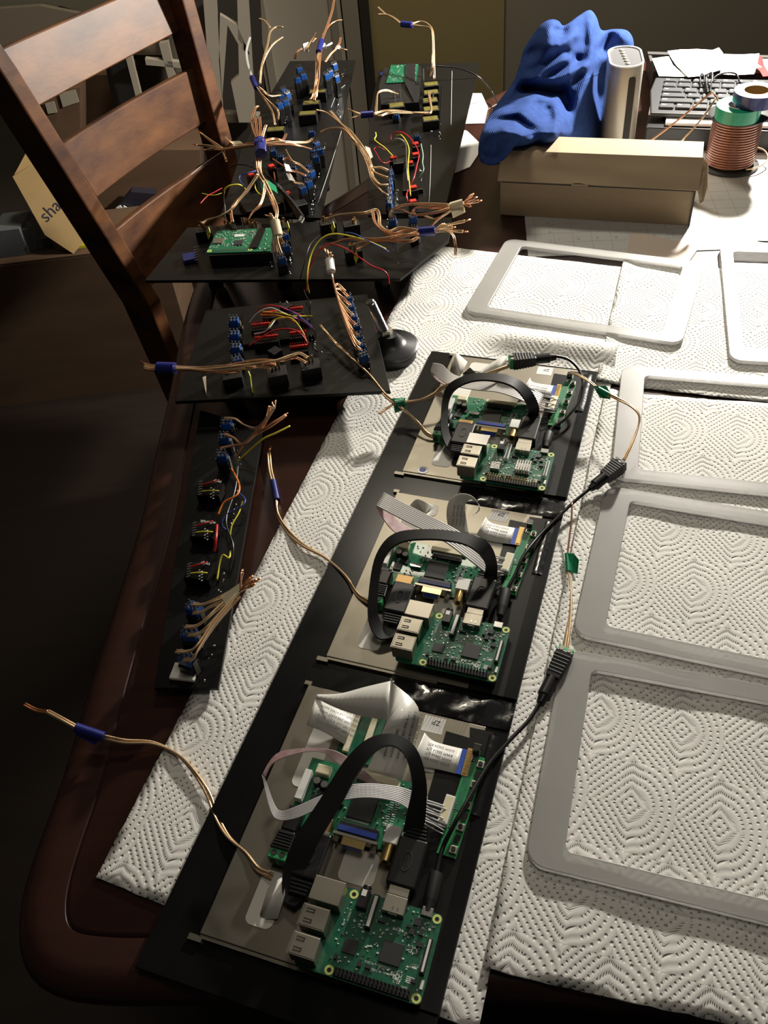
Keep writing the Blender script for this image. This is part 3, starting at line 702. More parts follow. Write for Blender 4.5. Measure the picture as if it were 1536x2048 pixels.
# ---- display driver board
def driver_board():
    t = thing('driver_board', 'green display driver board with a blue video socket, ' + MODN[0], 'driver board', LP(0, -50, 88, .0125), PIS[0][2], 'display driver boards')
    LB(MB().prism(poly([(-45, -27), (45, -27), (45, 27), (24, 27), (24, 25), (-10, 25), (-10, 27), (-45, 27)]), 0, .0016), 'circuit_board', PCB, t)
    for x in (-42, 42):
        for y in (-24, 24): LB(MB().cyl((x * mm, y * mm, -.0009), .0028, .0018, 10), 'standoff', BPL, t)
    mb = MB(); lbox(mb, -26, -11, -30, -18, 1.7, 7.6); o = LB(mb, 'video_input', BRONZ, t, bev=.0004)
    mb = MB(); lbox(mb, -23.5, -13.5, -30.3, -30, 2.6, 6.6); LB(mb, 'port_mouth', CHIP, o)
    # D-shaped analogue socket
    mb = MB(); lbox(mb, -5, 24, -25.8, -17, 1.7, 9.5); o = LB(mb, 'analog_socket', BPL, t, bev=.0006)
    mb = MB(); lbox(mb, -5, 24, -24.5, -20.5, 9.6, 10.6); LB(mb, 'blue_strip', BLUEV, o)
    mb = MB(); lbox(mb, -7, 26, -28, -26, 1.7, 10.4); LB(mb, 'socket_flange', SILD, o)
    Dp = [(-8.5, 4), (8.5, 4), (7, -4), (-7, -4)]
    mb = MB(); mb.add([((9.5 + x) * mm, y * mm, (6.2 + z) * mm) for y in (-28.1, -34) for x, z in Dp], [(0, 1, 2, 3), (7, 6, 5, 4), (0, 4, 5, 1), (1, 5, 6, 2), (2, 6, 7, 3), (3, 7, 4, 0)])
    LB(mb, 'socket_shell', GOLD, o)
    mb = MB(); mb.add([((9.5 + x * .86) * mm, y * mm, (6.2 + z * .78) * mm) for y in (-34.05, -34.4) for x, z in Dp], [(0, 1, 2, 3), (7, 6, 5, 4), (0, 4, 5, 1), (1, 5, 6, 2), (2, 6, 7, 3), (3, 7, 4, 0)])
    LB(mb, 'socket_insert', BLUEV, o)
    for x in (-4.5, 23.5): LB(MB().cyl((x * mm, -.0302, .0062), .0024, .0044, 6, ax='Y'), 'jack_screw', SILD, o)
    mb = MB(); mb.cyl((.0345, -.031, .0075), .0042, .012, 16, ax='Y'); o = LB(mb, 'round_socket', GOLD, t, smooth='a')
    mb = MB(); lbox(mb, 29, 40, -25, -12, 1.7, 12.5); LB(mb, 'socket_housing', WPL, o, bev=.0004)
    mb = MB(); mb.cyl((.0345, -.0372, .0075), .0022, .0006, 12, ax='Y'); LB(mb, 'socket_core', BPL, o)
    mb = MB(); lbox(mb, -44, -33, -31, -17, 1.7, 12); LB(mb, 'power_jack', BPL, t, bev=.0006)
    mb = MB(); lbox(mb, -44.5, -39, -10, 14, 1.7, 8.5); o = LB(mb, 'button_socket', WPL, t, bev=.0004)
    mb = MB(); lbox(mb, -4, 15, -11, 8, 1.7, 3.1); LB(mb, 'main_chip', CHIP, t, bev=.0003)
    mb = MB(); lbox(mb, -34, -27, -10, -2, 1.7, 3.2); LB(mb, 'memory_chip', CHIP, t)
    mb = MB(); lbox(mb, -30, -22, -1, 4, 1.7, 2.8); LB(mb, 'power_chip', CHIP, t)
    mb = MB(); lbox(mb, -37, -26, 13, 21, 1.7, 8); LB(mb, 'inductor', CREAM, t, bev=.001)
    for x, y in ((-33, 7.5), (-26.5, 6)):
        o = LB(MB().cyl((x * mm, y * mm, .0046), .0031, .006, 14), 'capacitor', BPL, t); LB(MB().cyl((x * mm, y * mm, .0077), .0027, .0003, 14), 'capacitor_top', SIL, o)
    LB(MB().prism(rrect(.011, .0042, .002, -.014, -.002), .0017, .005), 'crystal', SIL, t)
    mb = MB(); lbox(mb, -6, 27, 19.5, 24.5, 1.7, 4.6); o = LB(mb, 'flex_connector', CREAM, t, bev=.0004)
    mb = MB(); lbox(mb, -4, 25, 19.1, 19.5, 1.8, 3.4); LB(mb, 'contact_row', GOLD, o)
    A, B_ = MB(), MB(); rn = random.Random(11)
    for _ in range(170):
        x, y = rn.uniform(-43, 43), rn.uniform(-16, 24)
        if -6 < x < 17 and -13 < y < 10: continue
        if x < -37 and -12 < y < 16 or (-39 < x < -20 and 4 < y < 23) or (y > 17 and -8 < x < 29): continue
        w, h = rn.choice(((1.5, .8), (.8, 1.5), (1, .6))); lbox(rn.choice((A, B_)), x - w / 2, x + w / 2, y - h / 2, y + h / 2, 1.65, 2.5)
    for k in range(22): lbox(A, 24 + (k % 2) * 4, 26.5 + (k % 2) * 4, -10 + k * .9, -9.6 + k * .9, 1.65, 2.2)
    for k in range(16): lbox(A, -5 + k * 1.2, -4.5 + k * 1.2, -13, -11.2, 1.65, 2.0); lbox(A, -5 + k * 1.2, -4.5 + k * 1.2, 8.2, 9.8, 1.65, 2.0)
    LB(A, 'small_components', WHT, t, kind='stuff'); LB(B_, 'small_components', CHIP, t, kind='stuff')
    mb = MB(); lbox(mb, -3, 24, 12, 17, 1.7, 4.5); o = LB(mb, 'pin_header', BPL, t)
    mb = MB()
    for k in range(20): lbox(mb, -2 + k * 1.3, -1.5 + k * 1.3, 13, 13.6, 4.5, 7); lbox(mb, -2 + k * 1.3, -1.5 + k * 1.3, 15.2, 15.8, 4.5, 7)
    LB(mb, 'header_pins', CHIP, o, kind='stuff')
    return t
drv = driver_board()
DC = [(-50, 88), (-52, 79), (-49, 78)]
for i in (1, 2):
    c = copy_tree(drv); c.location = LP(i, DC[i][0], DC[i][1], .0125); c.rotation_euler = (0, 0, PIS[i][2])
    c['label'] = 'green display driver board with a blue video socket, ' + MODN[i]
# ---- button board
def button_board():
    t = thing('button_board', 'narrow green button board at the right of the display ' + MODN[0], 'button board', LP(0, 25, 109, .0125), PIS[0][2] - .05, 'button boards')
    LB(MB().prism(poly([(-7, -40), (7, -40), (7, 33), (5, 40), (-2, 40), (-2, 34), (-7, 34)]), 0, .0016), 'circuit_board', PCBL, t)
    LB(MB().box((0, 0, -.0022), (.008, .05, .0036)), 'foam_pad', BPL, t)
    mb = MB(); lbox(mb, -5.4, -.5, -6, 33, 1.65, 1.9); LB(mb, 'solder_mask_strip', PCB, t)
    for k in range(5):
        y = -35 + 17 * k
        mb = MB(); lbox(mb, 1.2, 6.6, y - 2.8, y + 2.8, 1.7, 4.2); o = LB(mb, 'push_button', SILD, t, bev=.0003)
        LB(MB().cyl((.0039, y * mm, .0048), .0017, .0011, 12), 'button_cap', BPL, o)
        if k < 4: LB(MB().prism(rrect(.0042, .0072, .002, .0039, (y + 8.6) * mm), .0017, .0021), 'oval_mark', BPL, t)
    mb = MB(); lbox(mb, -12.5, -5.2, -21, 1, 1.7, 8.2); o = LB(mb, 'wire_socket', WPL, t, bev=.0005)
    mb = MB(); lbox(mb, -11.5, -6.6, -19.5, -.5, 8.2, 8.5); LB(mb, 'socket_recess', CREAM, o)
    mb = MB(); lbox(mb, -5, 1.4, 41, 46.5, 1.5, 8.5); o = LB(mb, 'sensor_shield', CHROME, t, bev=.0006)
    LB(MB().cyl((-.0018, .0405, .0054), .0022, .0024, 12, ax='Y'), 'sensor_lens', BPL, o)
    mb = MB()
    for k in (-3.6, -1.8, 0): lbox(mb, k - .3, k + .3, 34.5, 41, 2, 2.6)
    LB(mb, 'sensor_leads', SIL, t)
    mb = MB()
    for k in range(10): lbox(mb, -4.6, -3.4, -19.6 + 2 * k, -18.8 + 2 * k, 1.7, 2.1)
    LB(mb, 'solder_pads', SIL, t)
    return t
bb0 = button_board()
for i in (1, 2):
    c = copy_tree(bb0); c.location = LP(i, (25, 23, 25)[i], (109, 108, 117)[i], .0125); c.rotation_euler = (0, 0, PIS[i][2] - .05)
    c['label'] = 'narrow green button board at the right of the display ' + MODN[i]
# ---- little adapter board and flat flex cables
t = thing('adapter_board', 'small green adapter board with two cream connectors above the nearest driver board', 'circuit board', LP(0, -65, 142, .011), PIS[0][2])
LB(MB().prism(rrect(.029, .042, .001), 0, .0014), 'circuit_board', PCBD, t)
for x in (-7.5, 6.5):
    mb = MB(); lbox(mb, x - 2.4, x + 2.4, -16, 17, 1.5, 4.4); o = LB(mb, 'flex_connector', CREAM, t, bev=.0004)
    mb = MB(); lbox(mb, x + 1.2, x + 2.2, -14, 15, 4.4, 4.6); LB(mb, 'contact_row', WPL, o)
mb = MB(); lbox(mb, -12, -9.8, -20, -17.5, 1.4, 2.6); lbox(mb, -6, -4, -20, -18, 1.4, 2.4); lbox(mb, -12, -10, 17.5, 19.5, 1.4, 2.4); LB(mb, 'small_components', CHIP, t)
for x in (-12, 12): LB(MB().box((x * mm, -.018, -.002), (.004, .004, .004)), 'foam_pad', BPL, t)
def sheet(mb, pts, th=.00025, curve=0):
    P = [V(p) for p in pts]; n = (P[1] - P[0]).cross(P[2] - P[0]).normalized() * th
    k = len(P); mb.add([p + n for p in P] + [p - n for p in P], [tuple(range(k)), tuple(range(2 * k - 1, k - 1, -1))] + [(i, k + i, k + (i + 1) % k, (i + 1) % k) for i in range(k)])
def lines_on(parent, A, B, D, rows, s_, size, m=INK, u0=.06, jitter=.12):
    """rows of print on the parallelogram A-B (text direction) and A-D"""
    A, B, D = V(A), V(B), V(D); x = B - A; y = D - A; n = x.cross(y).normalized()
    rn = random.Random(5)
    if n.dot(CP - A) < 0 and False: n = -n
    for r in range(rows):
        o = A + y * ((r + .3) / rows) + x * (u0 + rn.random() * jitter) + n * .0004
        text('print', s_, o, x, y, size, m, parent, th=.00002)
t = thing('flex_cable', 'wide white printed flex cable folded over the nearest display', 'flex cable', LP(0, -60, 150, .012))
a1, a2, b1, b2 = at(690, 1489, .0165), at(713, 1425, .0165), at(613, 1450, .022), at(634, 1389, .022)
mb = MB(); mb.band([a1, (a1 + b1) / 2 + V((0, 0, .003)), b1], [a2, (a2 + b2) / 2 + V((0, 0, .003)), b2], .0004); p1 = mb.build('cable_end', FFC, t, smooth=True)
lines_on(p1, at(620, 1440, .026), at(690, 1472, .024), at(634, 1392, .026), 5, 'AWM 20624 80C 60V VW-1', .0030)
c1, c2 = at(774, 1440, .040), at(781, 1362, .046)
b1 = at(632, 1396, .0225)
mb = MB(); mb.band([b1, at(668, 1414, .027), at(715, 1430, .033), c1], [b2, at(680, 1387, .030), at(730, 1374, .040), c2], .0004); mb.build('cable_fold', FFC, t, smooth=True)
d1_, d2_ = at(733, 1541, .0165), at(804, 1561, .0165)
mb = MB(); mb.band([c1, at(770, 1455, .038), at(752, 1500, .024), d1_], [c2, at(836, 1414, .044), at(828, 1480, .030), d2_], .0004); p3 = mb.build('cable_drop', FFC, t, smooth=True)
lines_on(p3, at(757, 1530, .0225), at(790, 1400, .0455), at(822, 1545, .024), 5, 'AWM 20624 80C 60V VW-1', .0030)
def lcd_flex(i, x0, name_lab):
    t = thing('flex_cable', name_lab, 'flex cable', LP(i, 0, 142, .0125))
    y = (142, 137, 135)[i]; h = 10.5; X = (0, -4, -4)[i]
    mb = MB(); mb.band([LP(i, x0, y - 16 if i == 0 else y - h, .017), LP(i, -8 + X, y - h - 1, .0135), LP(i, 14 + X, y - h, .0125)], [LP(i, x0 + 3, y + 14, .017), LP(i, -8 + X, y + h, .0135), LP(i, 14 + X, y + h, .0125)], .0004)
    p = mb.build('cable_sheet', FFC, t, smooth=True)
    lines_on(p, LP(i, 12 + X, y + 8, .0137), LP(i, -10 + X, y + 9, .0143), LP(i, 12 + X, y - 8, .0137), 4, 'AWM 20624 80C', .0030)
    mb = MB(); mb.band([LP(i, 14 + X, y - h, .0128), LP(i, 18 + X, y - h, .0128)], [LP(i, 14 + X, y + h, .0128), LP(i, 18 + X, y + h, .0128)], .0006, 0); mb.build('blue_end', FFCB, t)
    mb = MB(); sheetp = [LP(i, 18.2 + X, y - h - 1, .0125), LP(i, 23 + X, y - h - 1, .0125), LP(i, 23 + X, y + h + 1, .0125), LP(i, 18.2 + X, y + h + 1, .0125)]
    n8 = [p_ + V((0, 0, .0022)) for p_ in sheetp]
    mb.add(sheetp + n8, [(3, 2, 1, 0), (4, 5, 6, 7), (0, 1, 5, 4), (1, 2, 6, 5), (2, 3, 7, 6), (3, 0, 4, 7)]); p = mb.build('end_connector', BRONZ, t)
    mb = MB()
    for k in range(20): q = LP(i, 20.5 + X, y - h + 1 + k, .0150); mb.box(q, (.0034, .0005, .0004), PIS[i][2])
    mb.build('contact_pins', GOLD, p)
lcd_flex(0, -20, 'short white flex cable with a blue end on the nearest display')
lcd_flex(1, -22, 'short white flex cable with a blue end on the middle display')
lcd_flex(2, -20, 'short white flex cable with a blue end on the far display')
# curled flex of the middle display
t = thing('flex_cable', 'white printed flex cable curled upright on the middle display', 'flex cable', at(925, 1060, .012))
Lc = [at(898, 1062, .014), at(893, 1030, .024), at(898, 1002, .036), at(918, 988, .042), at(940, 990, .040), at(954, 1003, .034), at(957, 1020, .028), at(945, 1030, .024)]
Rc = [at(938, 1068, .014), at(933, 1040, .022), at(930, 1012, .030), at(938, 1000, .034), at(948, 1001, .034), at(957, 1008, .031), at(960, 1018, .028), at(954, 1026, .026)]
mb = MB(); mb.band(Lc, Rc, .0004); p = mb.build('cable_curl', FFC, t, smooth=True)
lines_on(p, at(900, 1058, .019), at(905, 1005, .039), at(930, 1062, .019), 4, 'AWM 20624 80C', .0028)
# shiny folded film flaps
def flap(lab, pts, m=PALE):
    P = wz(pts); c = sum(P, V()) / len(P)
    t = thing('film_strip', lab, 'film', (c.x, c.y, min(p.z for p in P)))
    h = len(P) // 2; mb = MB(); mb.band(P[:h], P[h:][::-1], .0003); mb.build('film', m, t, smooth=True)
flap('curled pale film flap at the top of the middle display', [(815, 1018, .013), (835, 998, .030), (868, 1016, .020), (842, 1036, .013), (850, 1030, .012), (812, 1030, .012)])
flap('tall pale film flap at the top left of the far display', [(905, 722, .014), (912, 706, .030), (935, 724, .018), (925, 744, .013), (915, 752, .012), (900, 742, .012)])
flap('pale film flap under the plug at the top of the far display', [(955, 745, .013), (1006, 712, .026), (1014, 722, .026), (1010, 735, .02), (985, 752, .013), (960, 756, .012)])
flap('curved pale film flap over the recess at the left of the nearest display', [(536, 1776, .013), (566, 1755, .020), (570, 1790, .020), (555, 1838, .013), (525, 1836, .0125), (520, 1828, .0125)])
flap('black adhesive film flap on the far display left of the flex', [(940, 735, .013), (965, 758, .016), (955, 765, .014), (925, 748, .012)], BTAPE)
# ---- flat black video cable with two plugs
def plug(mb_, i, x, y0, y1, z0, z1, w): lbox
def hdmi(i, outer, inner, zs, lab, lp):
    t = thing('video_cable', lab, 'video cable', LP(i, 0, 55, .012), 0, 'flat black video cables')
    th = PIS[i][2]
    def pb(x0, x1, y0, y1, z0, z1, name, m=BPL, par=t, bev=.0015):
        c = LP(i, (x0 + x1) / 2, (y0 + y1) / 2, (z0 + z1) / 2)
        return MB().box(c, ((x1 - x0) * mm, (y1 - y0) * mm, z1 - z0), th).build(name, m, par, bev=bev)
    # plug into the computer
    p = pb(-10, 10.5, 36, 70, .0145, .0275, 'plug'); pb(-6.5, 7.5, 30, 36, .0208, .0262, 'plug_tip', SILD, p, .0002)
    for k in range(4): pb(-8 + .6 * k, 8.5 - .6 * k, 71 + 2.6 * k, 72.7 + 2.6 * k, .0165, .0255, 'strain_ridge', BPL, p, .0004)
    pb(-6.5, 7, 70, 81, .018, .024, 'strain_core', BPL, p, .0005)
    mbr = MB(); c = LP(i, 0, 53, .0277); n = 20; R = Matrix.Rotation(th, 3, 'Z')
    mbr.ring([(.0035 * math.cos(k * 2 * math.pi / n), .007 * math.sin(k * 2 * math.pi / n)) for k in range(n)], [(.0030 * math.cos(k * 2 * math.pi / n), .0063 * math.sin(k * 2 * math.pi / n)) for k in range(n)], 0, .0003)
    mbr.v = [R @ v_ + c for v_ in mbr.v]; o = mbr.build('logo_oval', CHIP, p)
    text('lettering', 'HDMI', LP(i, 1.2, 48, .0279), R @ V((0, 1, 0)), R @ V((-1, 0, 0)), .0034, BRUB, p)
    # plug into the driver board
    x0, y1 = lp; 
    p = pb(x0 - 10, x0 + 10, y1 - 33, y1, .0125, .0255, 'plug'); pb(x0 - 6.5, x0 + 6.5, y1, y1 + 3, .0165, .021, 'plug_tip', SILD, p, .0002)
    for k in range(4): pb(x0 - 8 + .6 * k, x0 + 8 - .6 * k, y1 - 36 - 2.6 * k, y1 - 34.3 - 2.6 * k, .0145, .0235, 'strain_ridge', BPL, p, .0004)
    pb(x0 - 6.5, x0 + 6.5, y1 - 44, y1 - 33, .016, .022, 'strain_core', BPL, p, .0005)
    mbr = MB(); c = LP(i, x0, y1 - 17, .0257)
    mbr.ring([(.0035 * math.cos(k * 2 * math.pi / n), .007 * math.sin(k * 2 * math.pi / n)) for k in range(n)], [(.0030 * math.cos(k * 2 * math.pi / n), .0063 * math.sin(k * 2 * math.pi / n)) for k in range(n)], 0, .0003)
    mbr.v = [R @ v_ + c for v_ in mbr.v]; mbr.build('logo_oval', CHIP, p)
    Lp = [at(x, y, z) for (x, y), z in zip(outer, zs)]; Rp = [at(x, y, z) for (x, y), z in zip(inner, zs)]
    MB().band(Lp, Rp, .0024, 6).build('flat_cord', BRUB, t, smooth='a')
hdmi(0, [(590, 1815), (568, 1800), (566, 1745), (588, 1680), (640, 1600), (690, 1522), (738, 1478), (790, 1470), (832, 1498), (852, 1560), (852, 1625), (846, 1665)],
     [(606, 1800), (596, 1785), (612, 1740), (640, 1680), (680, 1612), (718, 1545), (752, 1502), (785, 1492), (812, 1515), (824, 1570), (814, 1625), (806, 1662)],
     [.019, .017, .024, .036, .048, .060, .066, .068, .064, .052, .034, .022], 'flat black video cable arching over the display nearest the camera', (-66, 57))
hdmi(1, [(803, 1262), (782, 1276), (755, 1276), (737, 1240), (738, 1180), (753, 1110), (790, 1068), (860, 1060), (930, 1068), (974, 1085), (992, 1120), (995, 1158)],
     [(803, 1248), (785, 1256), (768, 1252), (756, 1228), (757, 1178), (768, 1118), (800, 1086), (860, 1079), (922, 1087), (955, 1105), (972, 1130), (966, 1155)],
     [.019, .018, .020, .028, .040, .054, .062, .066, .064, .056, .040, .022], 'flat black video cable arching over the middle display', (-67, 49))
hdmi(2, [(935, 897), (915, 903), (896, 898), (882, 860), (885, 800), (900, 768), (940, 750), (985, 748), (1030, 757), (1060, 780), (1077, 812), (1076, 832)],
     [(935, 888), (918, 893), (905, 885), (896, 852), (898, 803), (912, 778), (945, 763), (985, 762), (1022, 772), (1045, 793), (1057, 818), (1054, 830)],
     [.019, .018, .020, .028, .040, .052, .060, .064, .062, .052, .038, .022], 'flat black video cable arching over the far display', (-64, 50))
# ---- ribbon cables from the button boards
def ribbon(lab, segs, i, fan):
    t = thing('ribbon_cable', lab, 'ribbon cable', LP(i, 0, 100, .013), 0, 'ribbon cables of the button boards')
    for name, m, Lp, Rp, nr in segs:
        MB().band(wz(Lp), wz(Rp), .0005, 6, corr=.0003, nr=nr).build(name, m, t, smooth=True)
    (l0, l1), (r0, r1) = fan
    for k in range(9):
        u = k / 8; a = at(*l0).lerp(at(*l1), u); b = at(*r0).lerp(at(*r1), u)
        MB().tube([a, a.lerp(b, .5) + V((0, 0, .0015 * math.sin(k * 2))), b], .00055, 6, 4).build('wire_strand', RIBG if i else RIBW, t, smooth=True)
ribbon('white and pink ribbon cable looping over the display nearest the camera', [
    ('white_side', RIBW, [(855, 1594, .026), (830, 1584, .030), (795, 1573, .036), (740, 1567, .042), (690, 1572, .044), (640, 1592, .042), (590, 1614, .038), (562, 1622, .034), (548, 1606, .034), (530, 1556, .036)],
     [(846, 1650, .026), (820, 1622, .030), (790, 1604, .036), (740, 1596, .042), (692, 1600, .044), (645, 1614, .042), (595, 1636, .038), (557, 1640, .034), (540, 1618, .034), (524, 1550, .036)], 9),
    ('printed_side', RIBP, [(530, 1556, .036), (548, 1525, .040), (600, 1506, .042), (645, 1505, .040), (672, 1524, .034), (700, 1548, .028), (745, 1570, .022), (800, 1590, .018), (846, 1592, .0165)],
     [(524, 1550, .036), (553, 1508, .040), (603, 1497, .042), (655, 1498, .040), (688, 1510, .034), (722, 1536, .028), (765, 1570, .022), (810, 1598, .018), (840, 1628, .0165)], 9)],
    0, (((852, 1600, .026), (846, 1646, .026)), ((905, 1617, .0185), (886, 1668, .0185))))
ribbon('grey ribbon cable folded across the middle display', [
    ('grey_side', RIBG, [(990, 1112, .024), (950, 1084, .032), (900, 1052, .040), (835, 1020, .046), (768, 985, .050)],
     [(975, 1150, .024), (935, 1118, .032), (880, 1078, .040), (815, 1045, .046), (752, 1012, .050)], 9),
    ('printed_side', RIBP, [(768, 985, .050), (775, 1008, .042), (795, 1040, .032), (830, 1062, .022)], [(752, 1012, .050), (764, 1035, .042), (786, 1062, .032), (822, 1085, .022)], 9)],
    1, (((990, 1112, .024), (975, 1150, .024)), ((1018, 1118, .0185), (1008, 1150, .0185))))
ribbon('grey ribbon cable curling at the top left of the far display', [
    ('grey_side', RIBG, [(1088, 790, .024), (1050, 772, .030), (1000, 762, .034), (950, 760, .036), (905, 748, .038), (885, 730, .036), (866, 726, .030)],
     [(1076, 820, .024), (1040, 800, .030), (995, 785, .034), (948, 780, .036), (900, 770, .038), (878, 758, .034), (862, 742, .028)], 9),
    ('printed_side', RIBP, [(866, 726, .030), (862, 745, .024), (875, 762, .018), (900, 775, .016)], [(872, 734, .030), (868, 745, .024), (880, 755, .018), (905, 766, .016)], 9)],
    2, (((1088, 790, .024), (1076, 820, .024)), ((1122, 800, .0185), (1112, 826, .0185))))
# ================================================================ wires
def strands(t, pts, r, m, n=2, name='wire_strand', twist=.0, sm=6, sp=None):
    P = spline(wz(pts) if len(pts[0]) == 3 and pts[0][0] > 5 else [V(p) for p in pts], sm); sp = sp or r * 1.02
    for k in range(n):
        Q = []
        for j, p in enumerate(P):
            tn = (P[min(j + 1, len(P) - 1)] - P[max(j - 1, 0)]).normalized(); sd = tn.cross(V((0, 0, 1)))
            sd = sd.normalized() if sd.length > 1e-5 else V((1, 0, 0)); up = sd.cross(tn)
            a = twist * j + 2 * math.pi * k / n
            Q.append(p + (sd * math.cos(a) + up * math.sin(a) * .7) * (sp if n > 1 else 0))
        MB().tube(Q, r, 6, 0).build(name, m, t, smooth=True)
def wire(name, lab, cat, pts, r=.0011, m=COPG, n=2, twist=.12, group=None):
    P = wz(pts); t = thing(name, lab, cat, (P[0].x, P[0].y, min(p.z for p in P)), 0, group)
    strands(t, pts, r, m, n, twist=twist); return t
def tape(t, a, b, w, m, z=None, name='tape_band', th=.003):
    """band of tape wrapped round a bundle from pixel a to pixel b"""
    A, B = at(*a), at(*b); MB().tube([A, A.lerp(B, .5), B], w, 10, 3).build(name, m, t, smooth='a')
def flag(t, pts, m, name='tape_flag'):
    P = wz(pts); mb = MB(); sheet(mb, P, .0003); mb.build(name, m, t)
# the two-conductor supply wires
t = wire('supply_wire_or_glint', 'copper two-core wire with blue tape lying across the near paper towel', 'wire', [(545, 1752, .0135), (515, 1738, .012), (490, 1705, .010), (455, 1672, .008), (432, 1630, .006), (412, 1580, .0065), (375, 1528, .0055), (340, 1500, .004), (300, 1485, .006), (250, 1483, .010), (208, 1474, .013)], .0012)
tape(t, (208, 1474, .013), (152, 1455, .018), .0042, BLUET); flag(t, [(158, 1456, .0185), (206, 1472, .0135), (190, 1490, .008), (150, 1470, .014)], BLUET)
strands(t, [(154, 1456, .018), (125, 1440, .021), (95, 1424, .022)], .0013, COPG, 3); strands(t, [(95, 1424, .022), (72, 1420, .022), (48, 1408, .024)], .0009, COPD, 2)
t = wire('supply_wire_or_glint', 'copper two-core wire with blue tape running to the middle display', 'wire', [(742, 1207, .013), (715, 1190, .011), (690, 1152, .009), (650, 1115, .006), (605, 1090, .006), (575, 1062, .003), (556, 1030, .003), (553, 1000, .003)], .0012)
tape(t, (554, 1000, .003), (546, 962, .003), .0034, BLUET); strands(t, [(546, 962, .003), (540, 935, .003), (538, 905, .004)], .0012, COPG, 2); strands(t, [(538, 905, .004), (542, 892, .005)], .0006, COPD, 2)
t = wire('supply_wire_or_glint', 'copper two-core wire with green tape running to the far display', 'wire', [(880, 877, .013), (855, 868, .016), (835, 845, .022), (815, 825, .026), (798, 812, .030)], .0012)
strands(t, [(798, 812, .030), (770, 790, .034), (740, 752, .038), (705, 718, .048), (672, 688, .048)], .0012, COPG, 2, twist=.12)
strands(t, [(798, 806, .030), (840, 800, .033), (868, 788, .036), (885, 775, .040), (930, 760, .046), (980, 745, .046), (1018, 732, .042)], .0013, COPG, 2, twist=.15)
strands(t, [(672, 688, .048), (655, 668, .050), (640, 650, .053)], .0009, COPG, 3, twist=.3); strands(t, [(790, 806, .030), (772, 818, .028), (758, 828, .028)], .0008, COPG, 2)
tape(t, (790, 808, .031), (808, 804, .031), .005, GREENT); flag(t, [(784, 797, .034), (810, 796, .034), (814, 818, .027), (790, 826, .025)], GREENT)
# inline screw-terminal plugs and the black power leads
def lead(lab, cord, plug_px, term_a, term_b, zt, holes=False):
    P = wz(cord); t = thing('power_lead', lab, 'power lead', (P[0].x, P[0].y, .008), 0, 'black power leads')
    MB().tube(P, .00165, 8, 6).build('cord', WK, t, smooth=True)
    a, b = at(*plug_px[0]), at(*plug_px[1]); d = (b - a)
    MB().tube([a, a + d * .3, a + d * .32, b], [.0030, .0046, .0048, .0050], 12, 0).build('plug', BRUB, t, smooth='a')
    A, B = at(*term_a), at(*term_b); d = (B - A).normalized(); L_ = (B - A).length; s = d.cross(V((0, 0, 1))).normalized(); u = s.cross(d)
    def seg(f0, f1, w0, w1, h0, h1, name, m, par=t):
        p, q = A + d * L_ * f0, A + d * L_ * f1; vs = []
        for o, w, h in ((p, w0, h0), (q, w1, h1)):
            for sx, sz in ((-1, -1), (1, -1), (1, 1), (-1, 1)): vs.append(o + s * sx * w + u * sz * h)
        return MB().add(vs, [(3, 2, 1, 0), (4, 5, 6, 7), (0, 1, 5, 4), (1, 2, 6, 5), (2, 3, 7, 6), (3, 0, 4, 7)]).build(name, m, par, bev=.0006)
    MB().tube([A, A + d * L_ * .12, A + d * L_ * .14, A + d * L_ * .46], [.0032, .0042, .0056, .0056], 14, 0).build('socket_barrel', BPL, t, smooth='a')
    bd = seg(.44, .92, .0056, .0072, .0052, .0066, 'terminal_body', BPL)
    for k in range(6): f = .52 + .06 * k; w = .0056 + .0016 * (f - .44) / .48; seg(f, f + .028, w + .0003, w + .0003, w + .0001, w + .0001, 'grip_rib', BRUB, bd)
    e = seg(.92, 1., .0066, .0062, .006, .0055, 'terminal_block', BPL if holes else GTERM)
    for k in (-.0033, .0033): MB().cyl(A + d * L_ * .94 + s * k + u * .0064, .0018, .0009, 10).build('terminal_screw', CHIP if holes else SILD, e)
    return t
lead('black power lead from the nearest display to the connector by the lower frame', [(872, 1752, .018), (884, 1700, .017), (905, 1655, .022), (930, 1610, .024), (975, 1532, .016), (1020, 1480, .011), (1058, 1440, .010), (1083, 1400, .010)],
     ((855, 1826, .0205), (873, 1748, .018)), (1080, 1406, .010), (1133, 1302, .011), .011)
lead('black power lead from the middle display to the connector beside the third frame', [(1010, 1185, .018), (1030, 1150, .020), (1048, 1110, .022), (1080, 1070, .016), (1110, 1040, .013), (1150, 1002, .013), (1183, 975, .015)],
     ((1000, 1232, .0205), (1011, 1182, .018)), (1180, 978, .015), (1244, 926, .022), .011, True)
lead('black power lead looping at the top of the far display', [(1096, 872, .018), (1104, 856, .018), (1130, 838, .020), (1156, 805, .024), (1166, 770, .030), (1158, 740, .034), (1135, 718, .038), (1105, 712, .042)],
     ((1091, 895, .0205), (1098, 868, .018)), (1112, 714, .042), (1018, 724, .042), .011)
t = wire('supply_wire_or_glint', 'copper wire with green tape standing beside the second frame', 'wire', [(1132, 1298, .011), (1136, 1270, .010), (1142, 1220, .006), (1143, 1175, .005), (1138, 1140, .006)], .0011)
flag(t, [(1129, 1106, .008), (1148, 1108, .011), (1158, 1120, .013), (1155, 1148, .008), (1134, 1142, .006)], GREENT); tape(t, (1137, 1143, .006), (1134, 1108, .007), .0022, GREENT)
strands(t, [(1135, 1108, .007), (1139, 1075, .010), (1143, 1040, .014), (1144, 1006, .018)], .0009, COPD, 1)
t = wire('supply_wire_or_glint', 'copper two-core wire with green tape arching over the third frame', 'wire', [(1246, 922, .022), (1262, 890, .026), (1276, 855, .030), (1278, 830, .034), (1262, 812, .036), (1240, 800, .036), (1215, 788, .036)], .0010)
